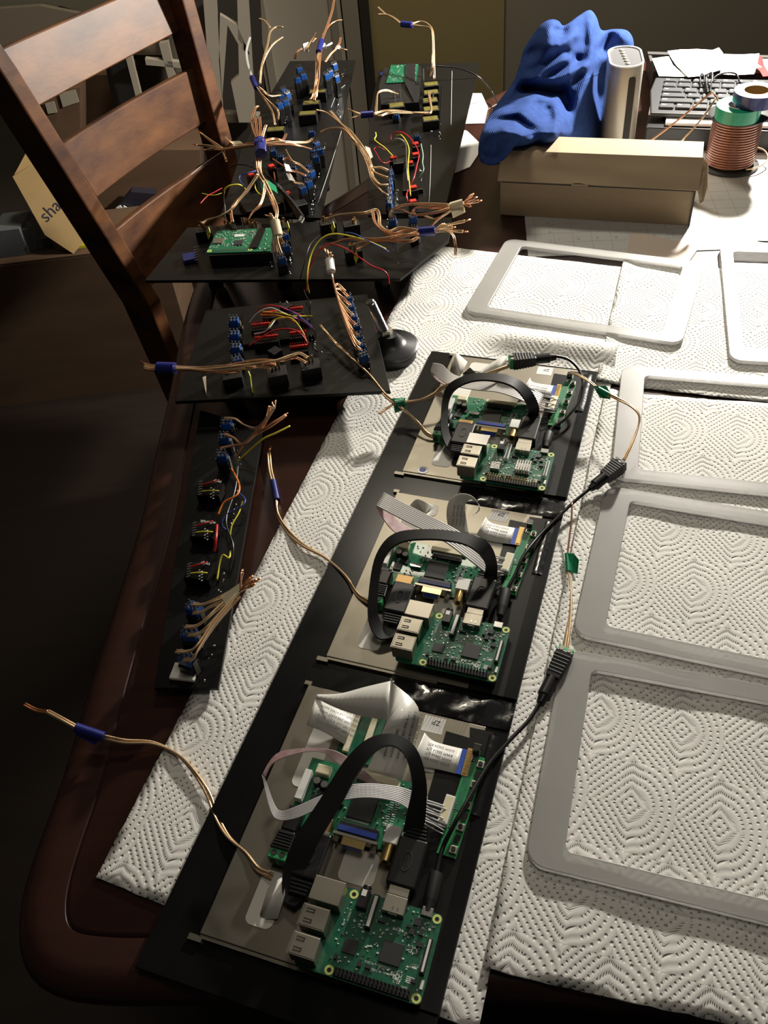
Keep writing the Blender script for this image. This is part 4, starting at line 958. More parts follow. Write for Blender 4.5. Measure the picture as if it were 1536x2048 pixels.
tape(t, (1218, 790, .036), (1196, 778, .038), .003, GREENT); flag(t, [(1186, 772, .040), (1212, 772, .040), (1224, 790, .034), (1220, 798, .031), (1200, 796, .032)], GREENT)
strands(t, [(1196, 778, .038), (1180, 764, .040), (1160, 752, .040), (1142, 746, .038)], .0009, COPG, 2)
# screw-terminal adapter at each driver board
def adapter(i, x, y):
    t = thing('terminal_adapter', 'black tapered adapter with a green screw terminal, ' + MODN[i], 'adapter', LP(i, x, y, .0125), 0, 'screw terminal adapters')
    th = PIS[i][2]
    MB().box(LP(i, x, y + 18, .0195), (.011, .016, .011), th).build('adapter_body', BPL, t, bev=.0015)
    vs = [LP(i, x + sx * (6 if k else 7.5), y + (10 if k else -4), .0195 + sz * (.005 if k else .0064)) for k in (0, 1) for sx, sz in ((-1, -1), (1, -1), (1, 1), (-1, 1))]
    p = MB().add(vs, [(3, 2, 1, 0), (4, 5, 6, 7), (0, 1, 5, 4), (1, 2, 6, 5), (2, 3, 7, 6), (3, 0, 4, 7)]).build('terminal_body', BPL, t, bev=.0006)
    for k in range(5): MB().box(LP(i, x, y + k * 2.2 - 1, .0264 - .0003 * k), (.0128 - .0003 * k, .0009, .0008), th).build('grip_rib', BRUB, p)
    g = MB().box(LP(i, x, y - 7.5, .0190), (.0135, .007, .0115), th).build('terminal_block', GTERM, t, bev=.0005)
    for k in (-3.2, 3.2):
        MB().cyl(LP(i, x + k, y - 7, .0248), .0021, .0007, 12).build('terminal_screw', CHIP, g)
        MB().box(LP(i, x + k, y - 11.2, .0185), (.0036, .0005, .006), th).build('wire_mouth', CHIP, g)
adapter(0, -88.5, 42); adapter(1, -87, 33); adapter(2, -88, 36)
# ================================================================ control boards of the far left
def board(name, lab, px, z, th=.004, m=BLKM, group=None):
    P = [at(x, y, z) for x, y in px]; c = sum(P, V()) / len(P)
    t = thing(name, lab, 'control board', (c.x, c.y, .0), 0, group)
    p = [(q.x, q.y) for q in P]
    if sum(p[i - 1][0] * p[i][1] - p[i][0] * p[i - 1][1] for i in range(len(p))) < 0: p = p[::-1]
    MB().prism(p, z - th, z).build('board_sheet', m, t, bev=.0004); return t
def feet(t, pts, z0, z1):
    for x, y in pts:
        q = at(x, y, z1); MB().lathe([(.010, z0), (.0105, z0 + .004), (.0085, (z0 + z1) / 2), (.0085, z1 - .0001)], (q.x, q.y, 0), 16).build('control_knob', BPL, t, smooth='a')
def toggle(t, px, py, zb, zt, a=0., dark=False, s=1.0, lugs=6):
    """panel switch seen from behind: black base, blue body, silver solder lugs; zb board level, zt top of the body"""
    c = at(px, py, zt); m = BLUESW
    s *= .86; a += .25 * math.sin(px * 7 + py * 3)
    w, d, h = .0125 * s, .0095 * s, min(.009, (zt - zb) * .6)
    R = Matrix.Rotation(a, 3, 'Z')
    p = MB().box((c.x, c.y, zt - h / 2), (w, d, h), a).build('switch_body', m, t, bev=.0008)
    MB().box((c.x, c.y, (zb + zt - h) / 2), (w * 1.06, d * 1.25, zt - h - zb - .0002), a).build('switch_base', BPL, p, bev=.0008)
    mb = MB()
    for i in range(3):
        for j in (0, 1)[:2 if lugs == 6 else 1]:
            q = c + R @ V(((i - 1) * .0043 * s, (j - .5) * .005 * s, 0)); mb.box((q.x, q.y, zt + .0022), (.0019 * s, .0007, .0044), a); mb.box((q.x, q.y, zt + .0003), (.003 * s, .0022, .0006), a)
    mb.build('solder_lugs', SIL, p); 
    mb = MB()
    for k in range(2):
        q = c + R @ V(((k - .5) * w * 1.18, 0, 0)); mb.box((q.x, q.y, (zb + zt) / 2 - .002), (.0008, .005 * s, (zt - zb) * .75), a)
    mb.build('metal_bracket', SILD, p)
    return p
def glue(t, pts, z, n=3, sd=0):
    """little glossy blobs of solder and glue along a line"""
    rn = random.Random(sd); mb = MB(); P = wz([(x, y, z) for x, y in pts])
    for i in range(len(P) - 1):
        for k in range(n):
            q = P[i].lerp(P[i + 1], rn.random()) + V((rn.uniform(-1, 1) * .0015, rn.uniform(-1, 1) * .0015, rn.uniform(0, .003)))
            r = rn.uniform(.0006, .0014); mb.lathe([(0, -r), (r * .8, -r * .4), (r, 0), (r * .6, r * .8), (0, r)], q, 6)
    mb.build('solder_blobs', SIL, t, smooth=True, kind='stuff')
def block(t, px, py, z, w, d, h, a, m, name, top=None, bev=.0008):
    c = at(px, py, z); o = MB().box((c.x, c.y, z - h / 2), (w, d, h), a).build(name, m, t, bev=bev)
    if top: MB().box((c.x, c.y, z + .0003), (w * .86, d * .82, .0005), a).build('label', top, o)
    return o
def w1(t, pts, m, r=.0007): MB().tube(wz(pts), r, 6, 6).build('hook_wire_or_hairline', m, t, smooth=True)  # also draws the silver hairlines on the long boards
def wthing(lab, pts, m, r=.0007, group='thin coloured hook-up wires'):
    P = wz(pts); t = thing('hookup_wire', lab, 'wire', (P[0].x, P[0].y, min(p.z for p in P)), 0, group)
    MB().tube(P, r, 6, 6).build('wire_strand', m, t, smooth=True); return t
# ---- board A: narrow strip at the table edge
A = board('control_board', 'narrow black strip board with six blue switches beside the near towel', [(400, 820), (528, 856), (436, 1376), (308, 1376)], .012, .004)
A['category'] = 'control board'
for (x, y) in ((452, 843), (448, 872), (443, 908)): toggle(A, x, y, .0122, .034, -.25, s=1.05)
for (x, y) in ((386, 1212), (377, 1263), (371, 1312)): toggle(A, x, y, .0122, .034, -.25, s=1.2)
o = block(A, 368, 1342, .016, .022, .016, .0036, -.25, PALE, 'switch_plate'); 
for (x, y, s_) in ((420, 978, 'twip'), (408, 1060, 'adafruit'), (397, 1142, 'twip')):
    b_ = block(A, x, y, .024, .024, .019, .0118, -.25, BLK, 'relay_module')
    mb = MB(); c = at(x - 16, y, .0245)
    for k in range(6): q = at(x - 18 - k * .4, y - 14 + k * 5, .025); mb.box((q.x, q.y, .0246), (.004, .0012, .0024), .3)
    mb.build('pin_row', SIL, b_)
    mb = MB()
    for k in range(8): q = at(x + 2 + (k % 2) * 5, y - 2 + k * 3, .0244); mb.box((q.x, q.y, .0244), (.0016, .0008, .0006), .3)
    mb.build('small_components', WHT, b_, kind='stuff')
    tp = at(x + 24, y - 16, .0241); text('lettering', s_, tp, at(x + 4, y - 19, .0241) - tp, at(x + 22, y - 6, .0241) - tp, .0052, WHT, b_)
    w1(A, [(x - 16, y - 8, .0255), (x, y - 13, .028), (x + 18, y - 18, .026)], WR); w1(A, [(x - 16, y + 5, .0255), (x, y + 3, .028), (x + 18, y + 4, .026)], WY)
glue(A, [(470, 850), (480, 930), (470, 1010), (462, 1090), (440, 1190), (428, 1290), (408, 1370)], .015, 5, 1)
wl = [('orange wire snaking down the narrow strip board', [(463, 937, .022), (478, 968, .026), (474, 990, .028), (448, 1005, .026), (436, 1030, .022)], WO, .0011),
      ('red wire on the middle relay of the narrow strip board', [(434, 1050, .024), (432, 1078, .026), (428, 1104, .018)], WR, .0014),
      ('yellow wire winding down the right of the narrow strip board', [(485, 1003, .024), (478, 1025, .024), (464, 1050, .022), (460, 1072, .018)], WY, .0008),
      ('short kinked yellow wire low on the narrow strip board', [(461, 1102, .02), (458, 1116, .022), (446, 1110, .022), (440, 1125, .02), (434, 1160, .016)], WY, .0009),
      ('grey wire loop at the right of the narrow strip board', [(476, 985, .022), (490, 998, .026), (484, 1012, .026), (455, 1028, .022), (444, 1048, .020), (452, 1060, .018)], WB, .0008),
      ('black glossy wire running down the narrow strip board', [(476, 928, .018), (470, 980, .02), (452, 1040, .022), (466, 1090, .022), (462, 1130, .018), (456, 1150, .014)], WK, .0010),
      ('long yellow wire rising from the narrow strip board', [(476, 922, .018), (500, 900, .03), (526, 878, .045), (552, 866, .05), (580, 852, .05)], WY, .0009),
      ('brown wire rising from the top of the narrow strip board', [(472, 915, .018), (488, 890, .03), (515, 868, .04), (545, 845, .05), (576, 826, .05)], WO, .0006),
      ]
for lab, pts, m, r in wl: wthing(lab, pts, m, r)
def bundle(lab, lines, r=.0011, m=COPW, tapes=(), flags=(), group='bundles of copper speaker wire', cat='wire bundle', name='wire_bundle', n=2):
    P = wz(lines[0]); t = thing(name, lab, cat, (P[0].x, P[0].y, min(q.z for L_ in lines for q in wz(L_))), 0, group)
    for k, L_ in enumerate(lines):
        rr = r; mm_ = m
        if isinstance(L_[-1], str): pass
        strands(t, L_, rr, m if k % 3 else COPG, n, twist=.1)
    for a, b, w, mt_ in tapes: tape(t, a, b, w, mt_)
    for f, mt_ in flags: flag(t, f, mt_)
    return t
def ends(t, base, tips, r=.0007, m=COPG):
    for tp in tips:
        a, b = base, tp; c = ((a[0] + b[0]) / 2 + random.uniform(-2, 2), (a[1] + b[1]) / 2 + random.uniform(-2, 2), (a[2] + b[2]) / 2)
        strands(t, [a, c, b], r, m, 2, twist=.2)
        k = .18; e2 = (b[0] + (b[0] - a[0]) * k, b[1] + (b[1] - a[1]) * k, b[2]); strands(t, [b, e2], r * .6, COPD, 2)
b = bundle('copper wires fanning up from the top switches of the narrow strip board', [
    [(448, 836, .037), (470, 838, .038), (488, 850, .042), (510, 857, .05), (528, 845, .058), (548, 815, .066)],
    [(448, 868, .037), (468, 876, .039), (485, 888, .042), (508, 868, .05), (530, 845, .058), (540, 812, .066)],
    [(440, 897, .037), (462, 892, .039), (488, 888, .044), (512, 868, .05), (540, 852, .058), (572, 830, .062)]], .0010)
ends(b, (548, 818, .066), [(545, 806, .069), (551, 803, .069)])
b = bundle('copper wires with masking tape at the bottom of the narrow strip board', [
    [(384, 1208, .037), (400, 1210, .040), (420, 1204, .042), (446, 1192, .044), (470, 1180, .046)],
    [(386, 1226, .037), (402, 1224, .040), (420, 1214, .043), (448, 1202, .045), (472, 1186, .047)],
    [(370, 1254, .037), (392, 1252, .040), (412, 1238, .043), (440, 1212, .045), (475, 1182, .047)],
    [(376, 1270, .037), (396, 1268, .040), (416, 1252, .043), (450, 1216, .045), (478, 1190, .047)],
    [(352, 1303, .036), (376, 1303, .041), (395, 1290, .044), (430, 1240, .046), (475, 1190, .047)],
    [(366, 1320, .037), (384, 1318, .040), (396, 1300, .043), (432, 1246, .046), (478, 1192, .047)]], .0011, COPG)
flag(b, [(441, 1193, .048), (480, 1166, .052), (489, 1176, .050), (455, 1214, .046)], BEIGET, 'masking_tape')
ends(b, (478, 1182, .049), [(484, 1145, .056), (502, 1156, .054), (508, 1162, .054), (515, 1160, .053), (506, 1170, .053)], .0009, COPW)
# ---- board B: block with seven switches by the levelling foot
B = board('control_board', 'square black control board with red connectors and seven blue switches in a column', [(412, 620), (735, 588), (781, 782), (350, 803)], .036, .004)
feet(B, [(450, 660), (690, 730), (450, 750), (690, 630)], .0015, .0315)
for (x, y) in ((696, 594), (700, 611), (706, 631), (711, 650), (716, 671), (721, 689), (726, 709)): toggle(B, x, y, .0362, .055, .12, s=.95)
for (x, y) in ((467, 638), (468, 665), (471, 691), (473, 717)): toggle(B, x, y, .0362, .052, 0, s=1.1)
for (x, y, w) in ((522, 652, 28), (533, 677, 34), (597, 668, 26), (598, 696, 26), (593, 620, 20), (540, 628, 22)):
    b_ = block(B, x, y + 5, .047, w * .85 * mm, .0065, .0105, 0, BPL, 'header_block')
    c = at(x, y, .0475); MB().box((c.x, c.y, .0498), (w * .8 * mm, .0026, .0030)).build('red_housing', REDC, b_, bev=.0003)
    mb = MB()
    for k in range(int(w / 3.4)): mb.box((c.x + (k - w / 6.8 + .5) * .0027, c.y, .0530), (.0006, .0006, .004))
    mb.build('pins', REDC, b_)
b_ = block(B, 555, 645, .042, .085, .075, .0055, .03, BLK, 'driver_module')
for (x, y, s_) in ((549, 700, .013), (610, 640, .010), (572, 610, .012)): block(B, x, y, .049, s_, s_, .012, .7, BPL, 'relay_block')
for (x, y, z) in ((460, 735, .055), (550, 730, .057), (617, 716, .057)):
    b_ = block(B, x + 3, y + 12, z - .006, .022, .020, z - .0421, .1, BPL, 'key_switch')
    c = at(x, y, z); mb = MB()
    for k in range(3): mb.box((c.x + (k - 1) * .004, c.y + .001 * k, z - .002), (.0022, .0014, .008))
    mb.build('brass_lugs', BRONZ, b_)
vq = [at(497, 742, .052), at(501, 752, .050), at(505, 785, .038), at(502, 770, .038)]
mb = MB(); sheet(mb, vq, .0006); mb.build('yellow_edge', YEL, B)
vq = [at(405, 755, .048), at(412, 752, .048), at(413, 792, .037), at(407, 775, .037)]
mb = MB(); sheet(mb, vq, .0006); mb.build('grey_edge', BEIGET, B)
glue(B, [(615, 640), (622, 680), (640, 706), (700, 715), (740, 742)], .04, 5, 4); glue(B, [(560, 606), (580, 610)], .046, 6, 5)
wl = [('red wire arching over the square control board, uppermost', [(512, 625, .05), (530, 612, .06), (555, 612, .064), (580, 622, .06), (612, 634, .05)], WR),
      ('grey wire arching over the left of the square control board', [(498, 646, .05), (515, 626, .06), (540, 616, .064), (565, 625, .062), (600, 640, .052)], WW),
      ('yellow wire arching over the square control board, uppermost', [(525, 624, .055), (560, 626, .062), (585, 632, .060), (624, 632, .052)], WY),
      ('yellow wire arching to the lower right of the square control board', [(535, 660, .054), (548, 640, .060), (580, 636, .064), (600, 655, .062), (612, 682, .050)], WY),
      ('orange wire arching to the lower right of the square control board', [(520, 630, .054), (560, 632, .062), (590, 645, .062), (606, 665, .058), (614, 684, .050)], WO),
      ('grey wire low over the square control board', [(508, 668, .05), (528, 664, .056), (540, 654, .060), (552, 640, .060), (575, 636, .058)], WW),
      ('red wire low over the square control board', [(497, 692, .05), (520, 678, .056), (545, 662, .060), (580, 658, .062), (602, 668, .058), (616, 688, .050)], WR),
      ('blue wire over the upper right of the square control board', [(560, 612, .055), (585, 624, .062), (610, 642, .060), (630, 660, .054)], WB),
      ('purple wire over the right of the square control board', [(580, 636, .056), (602, 640, .060), (622, 655, .056), (632, 668, .050)], mat('purple_wire', (.25, .03, .25), .35)),
      ('black glossy wire at the right of the square control board', [(600, 630, .05), (622, 650, .056), (632, 672, .052), (625, 690, .046), (636, 704, .040)], WK)]
for lab, pts, m in wl: wthing(lab, pts, m, .0008)
b = bundle('long copper wire bundle with blue tape reaching over the chair edge', [
    [(615, 716, .060), (600, 707, .064), (580, 712, .066), (548, 722, .066), (500, 728, .066), (440, 735, .066), (390, 738, .066), (350, 736, .066)],
    [(612, 726, .060), (590, 716, .062), (560, 722, .064), (520, 720, .066), (470, 727, .066), (420, 738, .064), (350, 739, .064)],
    [(552, 730, .060), (530, 728, .062), (505, 735, .064), (450, 732, .066), (400, 735, .066), (350, 733, .066)],
    [(543, 738, .060), (520, 734, .062), (480, 738, .064), (430, 742, .064), (390, 738, .066), (350, 737, .068)],
    [(480, 742, .060), (455, 745, .062), (420, 744, .064), (380, 740, .066), (350, 741, .066)]], .0010, COPW,
    tapes=[((350, 737, .066), (315, 736, .066), .0068, BLUET)])
for dy in (-5, -1, 3): strands(b, [(316, 736 + dy * .8, .066), (300, 736 + dy, .066), (288, 733 + dy, .066)], .0010, COPG if dy == -1 else COPW, 2)
strands(b, [(296, 730, .066), (280, 722, .066)], .0005, COPD, 2)
# bundle on the seven-switch column
lines = []
for (x, y) in ((690, 583), (696, 594), (700, 611), (706, 631), (711, 650), (716, 671), (721, 689), (722, 700)):
    lines.append([(x, y, .060), (x - 14, y - 14, .064), (668 + (y - 580) * .12, 560 + (y - 560) * .45, .070), (665, 555, .074), (660, 535, .080)])
b = bundle('copper wire bundle with a pale tape collar on the column of seven switches', lines, .0010, COPW)
flag(b, [(651, 518, .087), (667, 516, .087), (671, 543, .078), (654, 545, .078)], WPL, 'pale_tape'); tape(b, (659, 520, .084), (662, 543, .078), .0055, WPL)
ends(b, (658, 520, .085), [(650, 500, .092), (655, 502, .092), (661, 506, .092), (664, 512, .09)], .0009)
# levelling foot
F = at(783, 716, .0); t = thing('leveling_foot', 'black round levelling foot with a tilted silver threaded rod', 'leveling foot', (F.x, F.y, .0), 0)
MB().lathe([(.026, .001), (.030, .003), (.0305, .009), (.0295, .014), (.0335, .0155), (.034, .018), (.031, .020), (.020, .0215), (.014, .026), (.0105, .031), (.009, .0335), (0, .034)], (F.x, F.y, 0), 40).build('foot_base', BPL, t, smooth='a')
r0 = V((F.x, F.y, .030)); r1 = at(740, 602, .088); r0 = at(775, 665, .034)
r0 = V((F.x - .004, F.y + .004, .032))
MB().cyl(V((r0.x, r0.y, .0365)), .0085, .006, 6).build('hex_nut', SILD, t, bev=.0004)
nn = 70; d = (r1 - r0)
P_ = [r0 + d * (k / nn) for k in range(nn + 1)]; tb_ = MB()
ax = d.normalized(); s1 = ax.orthogonal().normalized(); s2 = ax.cross(s1); vs = []; fs = []
for k, p in enumerate(P_):
    rr = (.0052 if k % 2 else .0044) * (1 if k < nn - 2 else .8)
    for j in range(12): w = j * math.pi / 6; vs.append(p + (s1 * math.cos(w) + s2 * math.sin(w)) * rr)
for k in range(nn):
    for j in range(12): fs.append((k * 12 + j, k * 12 + (j + 1) % 12, k * 12 + 12 + (j + 1) % 12, k * 12 + 12 + j))
fs.append(tuple(nn * 12 + j for j in range(12)))
tb_.add(vs, fs).build('threaded_rod', SIL, t)
# ---- board C: wide board with the flat green computer board
Cb = board('control_board', 'wide black control board carrying a computer board at its left end', [(375, 455), (640, 443), (905, 434), (898, 480), (800, 557), (290, 561)], .046, .004)
feet(Cb, [(420, 520), (560, 520), (760, 520), (430, 480), (640, 470)], .0015, .0415)
q4 = [(412, 506), (434, 462), (546, 455), (541, 502)]
P = [at(x, y, .062) for x, y in q4]; c = sum(P, V()) / 4
pcb = MB().prism([(p.x, p.y) for p in P][::-1], .0605, .062).build('computer_board', PCB, Cb)
P2 = [at(x, y, .060) for x, y in [(418, 512), (438, 470), (548, 462), (545, 506)]]
MB().prism([(p.x, p.y) for p in P2][::-1], .0462, .0603).build('board_carrier', BPL, Cb)
def onp(u, v, z=.0623): return P[0].lerp(P[3], u).lerp(P[1].lerp(P[2], u), v) + V((0, 0, z - .062))
ax_ = math.atan2((P[3] - P[0]).y, (P[3] - P[0]).x)
def ob(u, v, w, d, h, m, name, bev=.0002): c = onp(u, v); return MB().box((c.x, c.y, .0621 + h / 2), (w, d, h), ax_).build(name, m, pcb, bev=bev)
ob(.12, .50, .014, .013, .0015, SILD, 'card_slot'); ob(.47, .38, .011, .012, .0012, CHIP, 'main_chip'); ob(.44, .72, .013, .006, .0003, WHT, 'white_mark', 0)
for u, v in ((.04, .08), (.68, .08)):
    c = onp(u, v); n = 12
    MB().ring([(c.x + .003 * math.cos(k * .5236), c.y + .003 * math.sin(k * .5236)) for k in range(n)], [(c.x + .0014 * math.cos(k * .5236), c.y + .0014 * math.sin(k * .5236)) for k in range(n)], .0621, .0624).build('mounting_ring', RING, pcb)
mb = MB()
for k in range(20):
    for j in (0, 1): c = onp(.11 + .027 * k, .06 + .06 * j); mb.box((c.x, c.y, .0626), (.0009, .0012, .0012), ax_)
mb.build('header_pins', SIL, pcb, kind='stuff')
mb = MB(); rn = random.Random(2)
for k in range(150): c = onp(rn.uniform(.02, .72), rn.uniform(.2, .95)); mb.box((c.x, c.y, .0624), (rn.choice((.0007, .0013)), .0007, .0007), ax_)
mb.build('small_components', WHT, pcb, kind='stuff')
mb = MB()
for u, v in ((.9, .1), (.9, .3), (.9, .5), (.9, .7), (.95, .2), (.82, .12), (.7, .85), (.66, .85), (.62, .85), (.62, .75), (.66, .75)): c = onp(u, v); mb.lathe([(.0013, 0), (.001, .0008), (0, .001)], (c.x, c.y, .0621), 8)
mb.build('solder_joints', SIL, pcb, kind='stuff')
q_ = [onp(.66, .12, .0633), onp(.80, .12, .0633), onp(.88, .95, .0633), onp(.76, .95, .0633)]
mb = MB(); sheet(mb, q_, .0003); mb.build('tape_strip', BLKM, pcb)
# blue dial block at the left, brass key switches behind, switches at the right
b_ = block(Cb, 378, 512, .052, .018, .020, .0056, .2, mat('navy_plastic', (.015, .025, .12), .3), 'blue_module')
mb = MB()
for k in range(6): q = at(391 + k * .5, 496 + k * 5, .0525); mb.box((q.x, q.y, .053), (.004, .001, .0016), .2)
mb.build('pin_row', SIL, b_)
for (x, y) in ((406, 452), (456, 448), (506, 447), (562, 445), (655, 437), (706, 492), (702, 440)):
    b_ = block(Cb, x, y + 6, .060, .022, .016, .0138, .1, BPL, 'key_switch')
    mb = MB(); rn = random.Random(x)
    for k in range(6): q = at(x + rn.uniform(-9, 9), y + rn.uniform(-5, 4), .062); mb.box((q.x, q.y, .0625), (.0026, .0012, .006), rn.random())
    mb.build('brass_lugs', BRONZ, b_)
for (x, y) in ((417, 466), (575, 455), (666, 455), (712, 515)):
    mb = MB(); sheet(mb, [at(x, y - 13, .066), at(x + 4, y, .060), at(x, y + 13, .052), at(x - 4, y, .058)], .0005); mb.build('yellow_tab', YEL, Cb)
for (x, y) in ((568, 468), (570, 490), (562, 514)): toggle(Cb, x, y, .0462, .068, .3, s=1.0)
for (x, y) in ((785, 438), (825, 432), (829, 457)): toggle(Cb, x, y, .0462, .066, .1, s=.95)
glue(Cb, [(574, 480), (582, 510), (580, 552)], .052, 12, 7); glue(Cb, [(543, 520), (545, 545)], .05, 6, 8); glue(Cb, [(795, 470), (794, 535)], .048, 10, 9); glue(Cb, [(772, 430), (775, 475)], .05, 7, 10)
b = bundle('copper wires with a pale tape collar beside the green computer board', [
    [(562, 508, .072), (556, 490, .080), (553, 470, .088)], [(566, 488, .072), (560, 475, .08), (555, 462, .09)], [(570, 468, .072), (562, 462, .08), (556, 455, .09)], [(552, 505, .072), (549, 488, .080), (549, 470, .088)]], .0012, COPW)
tape(b, (556, 472, .085), (549, 442, .098), .0068, BEIGET); flag(b, [(543, 442, .1), (556, 440, .1), (565, 474, .085), (551, 478, .085)], BEIGET, 'masking_tape')
ends(b, (549, 440, .099), [(533, 431, .104), (541, 428, .106), (546, 434, .103)], .0010)
b = bundle('copper wire bundle with blue tape at the right end of the wide control board', [
    [(652, 439, .068), (670, 431, .074), (700, 428, .078), (730, 426, .080), (752, 420, .080), (758, 432, .078), (760, 450, .076), (778, 462, .076), (800, 456, .078), (838, 462, .080)],
    [(745, 424, .080), (750, 445, .078), (765, 462, .076), (785, 468, .076), (812, 462, .078), (838, 463, .080)],
    [(640, 497, .066), (668, 486, .070), (700, 478, .074), (760, 478, .078), (800, 472, .080), (838, 468, .082)],
    [(702, 492, .066), (716, 486, .070), (740, 480, .074), (790, 476, .078), (838, 464, .082)],
    [(712, 500, .066), (735, 488, .070), (770, 482, .074), (820, 482, .078), (838, 472, .080)]], .0012, COPW,
    tapes=[((838, 464, .080), (870, 461, .082), .0062, BLUET)])
ends(b, (868, 460, .082), [(886, 449, .086), (894, 450, .086), (905, 455, .086), (930, 442, .09), (926, 463, .088)], .0010)
strands(b, [(870, 464, .082), (890, 462, .086), (905, 470, .086), (911, 492, .078), (911, 510, .068)], .0010, COPG, 2)
b = bundle('copper wires with a masking tape flag at the far right of the control boards', [
    [(780, 434, .068), (786, 418, .074), (810, 410, .080), (850, 408, .086), (900, 410, .090)],
    [(788, 420, .070), (805, 420, .076), (830, 430, .080), (870, 425, .086), (905, 415, .090)],
    [(824, 430, .068), (832, 416, .074), (860, 416, .082), (900, 414, .090)],
    [(850, 432, .072), (868, 438, .076), (885, 432, .082), (905, 418, .090)],
    [(856, 458, .072), (868, 446, .078), (890, 428, .084), (910, 416, .090)]], .0011, COPW)
flag(b, [(898, 409, .092), (926, 403, .094), (931, 424, .088), (906, 436, .086)], BEIGET, 'masking_tape'); tape(b, (902, 414, .091), (926, 407, .094), .006, BEIGET)
ends(b, (925, 407, .094), [(944, 390, .1), (950, 396, .1), (958, 402, .098), (940, 412, .096)], .0010, COPW)
for lab, pts, m, r in [
    ('yellow wire arching from the square board over the wide control board', [(618, 586, .045), (614, 555, .07), (622, 510, .085), (640, 480, .095), (665, 468, .098), (700, 472, .094), (740, 484, .086), (772, 498, .078)], WY, .0010),
    ('red wire arching from the square board to the right of the wide board', [(613, 583, .045), (618, 540, .065), (640, 500, .085), (662, 488, .090), (700, 502, .084), (740, 530, .074), (765, 540, .070), (776, 552, .064), (778, 568, .056)], WR, .0009),
    ('thin blue and white wire beside the yellow arching wire', [(690, 465, .094), (710, 468, .094), (740, 484, .09), (765, 496, .082), (778, 504, .076)], WB, .0007),
    ('glossy black wire rising between the square and wide boards', [(608, 580, .050), (612, 592, .05), (620, 605, .05), (620, 618, .045), (624, 630, .04)], WK, .0008),
    ('thin black wire arching on the wide control board', [(640, 470, .07), (620, 490, .08), (608, 530, .07), (600, 560, .05)], WK, .0006),
    ('thin hooked grey wire at the right edge of the wide control board', [(826, 572, .02), (826, 550, .03), (829, 538, .034), (834, 540, .032)], WW, .0005),
    ]: wthing(lab, pts, m, r)
# ---- board D: long tilted-looking board at the back left
D = board('control_board', 'long black control board at the back left, lined with blue switches', [(536, 196), (580, 122), (711, 120), (641, 436), (442, 428), (484, 300)], .046, .004)
feet(D, [(470, 420), (620, 425), (500, 330), (640, 330)], .0015, .0415)
sw = [(598, 135), (606, 148), (594, 155), (668, 128), (660, 142), (672, 152), (652, 148), (566, 178), (574, 186), (562, 190), (570, 200), (558, 206), (632, 285), (638, 297), (626, 300), (630, 312), (618, 330), (622, 342), (612, 350), (616, 362), (604, 374)]
for k, (x, y) in enumerate(sw): toggle(D, x, y, .0462, .074 if y > 240 else .080, .5, s=.95)
for (x, y) in ((622, 262), (585, 333), (545, 300), (560, 312)): toggle(D, x, y, .0462, .060, .1, s=.9)
for (x, y) in ((635, 182), (622, 205), (615, 226), (551, 258)):
    block(D, x, y, .062, .030, .018, .0155, -.12, BPL, 'warning_block', OLV)
for (x, y) in ((575, 390), (502, 352), (543, 335)): 
    b_ = block(D, x, y, .066, .011, .011, .019, .4, BPL, 'connector_block'); c = at(x, y, .0665); MB().box((c.x, c.y, .0685), (.0085, .0085, .0036), .4).build('red_housing', REDC, b_, bev=.0005)
block(D, 520, 400, .058, .055, .05, .0115, .3, BLK, 'driver_module'); block(D, 600, 405, .062, .018, .018, .0155, .3, BPL, 'relay_block')
glue(D, [(650, 290), (640, 340), (630, 380), (622, 440)], .052, 14, 12); glue(D, [(585, 180), (575, 230), (570, 250)], .054, 8, 13); glue(D, [(690, 140), (676, 175)], .054, 7, 14)
w1(D, [(683, 262, .047), (660, 335, .047), (636, 406, .047)], WW, .0004); w1(D, [(690, 170, .047), (675, 185, .047), (662, 215, .047)], WW, .0004)  # grey hairlines paint edge reflections and scratches on the board
for k, (x, y) in enumerate(((640, 160), (672, 205), (676, 230))): w1(D, [(x, y - 8, .06), (x + 5, y, .066), (x + 2, y + 10, .062), (x - 2, y + 18, .056)], SIL, .0008)
b = bundle('large cross-shaped copper wire bundle bound with blue tape', [
    [(626, 276, .085), (615, 284, .095), (590, 285, .105), (560, 284, .115), (520, 288, .120), (480, 292, .118), (450, 298, .112), (425, 297, .108)],
    [(622, 298, .085), (600, 292, .100), (570, 288, .110), (520, 290, .120), (475, 296, .116), (440, 300, .110)],
    [(572, 268, .095), (565, 280, .105), (545, 278, .112), (520, 284, .120), (490, 288, .118), (460, 292, .114)],
    [(524, 300, .118), (520, 320, .110), (522, 345, .100), (535, 370, .090), (548, 400, .080), (554, 420, .076), (552, 438, .072)],
    [(516, 300, .118), (514, 330, .108), (518, 350, .098), (532, 376, .088), (546, 408, .078), (555, 432, .072)],
    [(519, 345, .100), (505, 365, .092), (492, 385, .086), (470, 405, .080), (462, 420, .076), (465, 445, .070)],
    [(516, 348, .100), (498, 375, .090), (478, 400, .082), (463, 418, .078), (440, 432, .074), (415, 440, .070), (405, 448, .068)],
    [(530, 360, .094), (528, 385, .086), (520, 410, .080), (505, 425, .076), (496, 440, .070)]], .0012, COPW,
    tapes=[((520, 283, .121), (522, 308, .118), .0085, BLUET), ((512, 292, .120), (528, 291, .120), .0095, BLUET)])
for L_ in ([(518, 282, .122), (508, 262, .128), (504, 240, .132), (510, 218, .134), (516, 212, .134)], [(520, 282, .122), (514, 262, .128), (512, 245, .132), (508, 236, .134)], [(522, 282, .122), (521, 262, .128), (520, 246, .132), (519, 234, .134)], [(523, 282, .122), (528, 262, .128), (532, 250, .132)]):
    strands(b, L_, .0011, COPW, 2)
ends(b, (445, 297, .11), [(403, 267, .118), (396, 290, .112), (412, 300, .108), (452, 320, .104)], .0011)
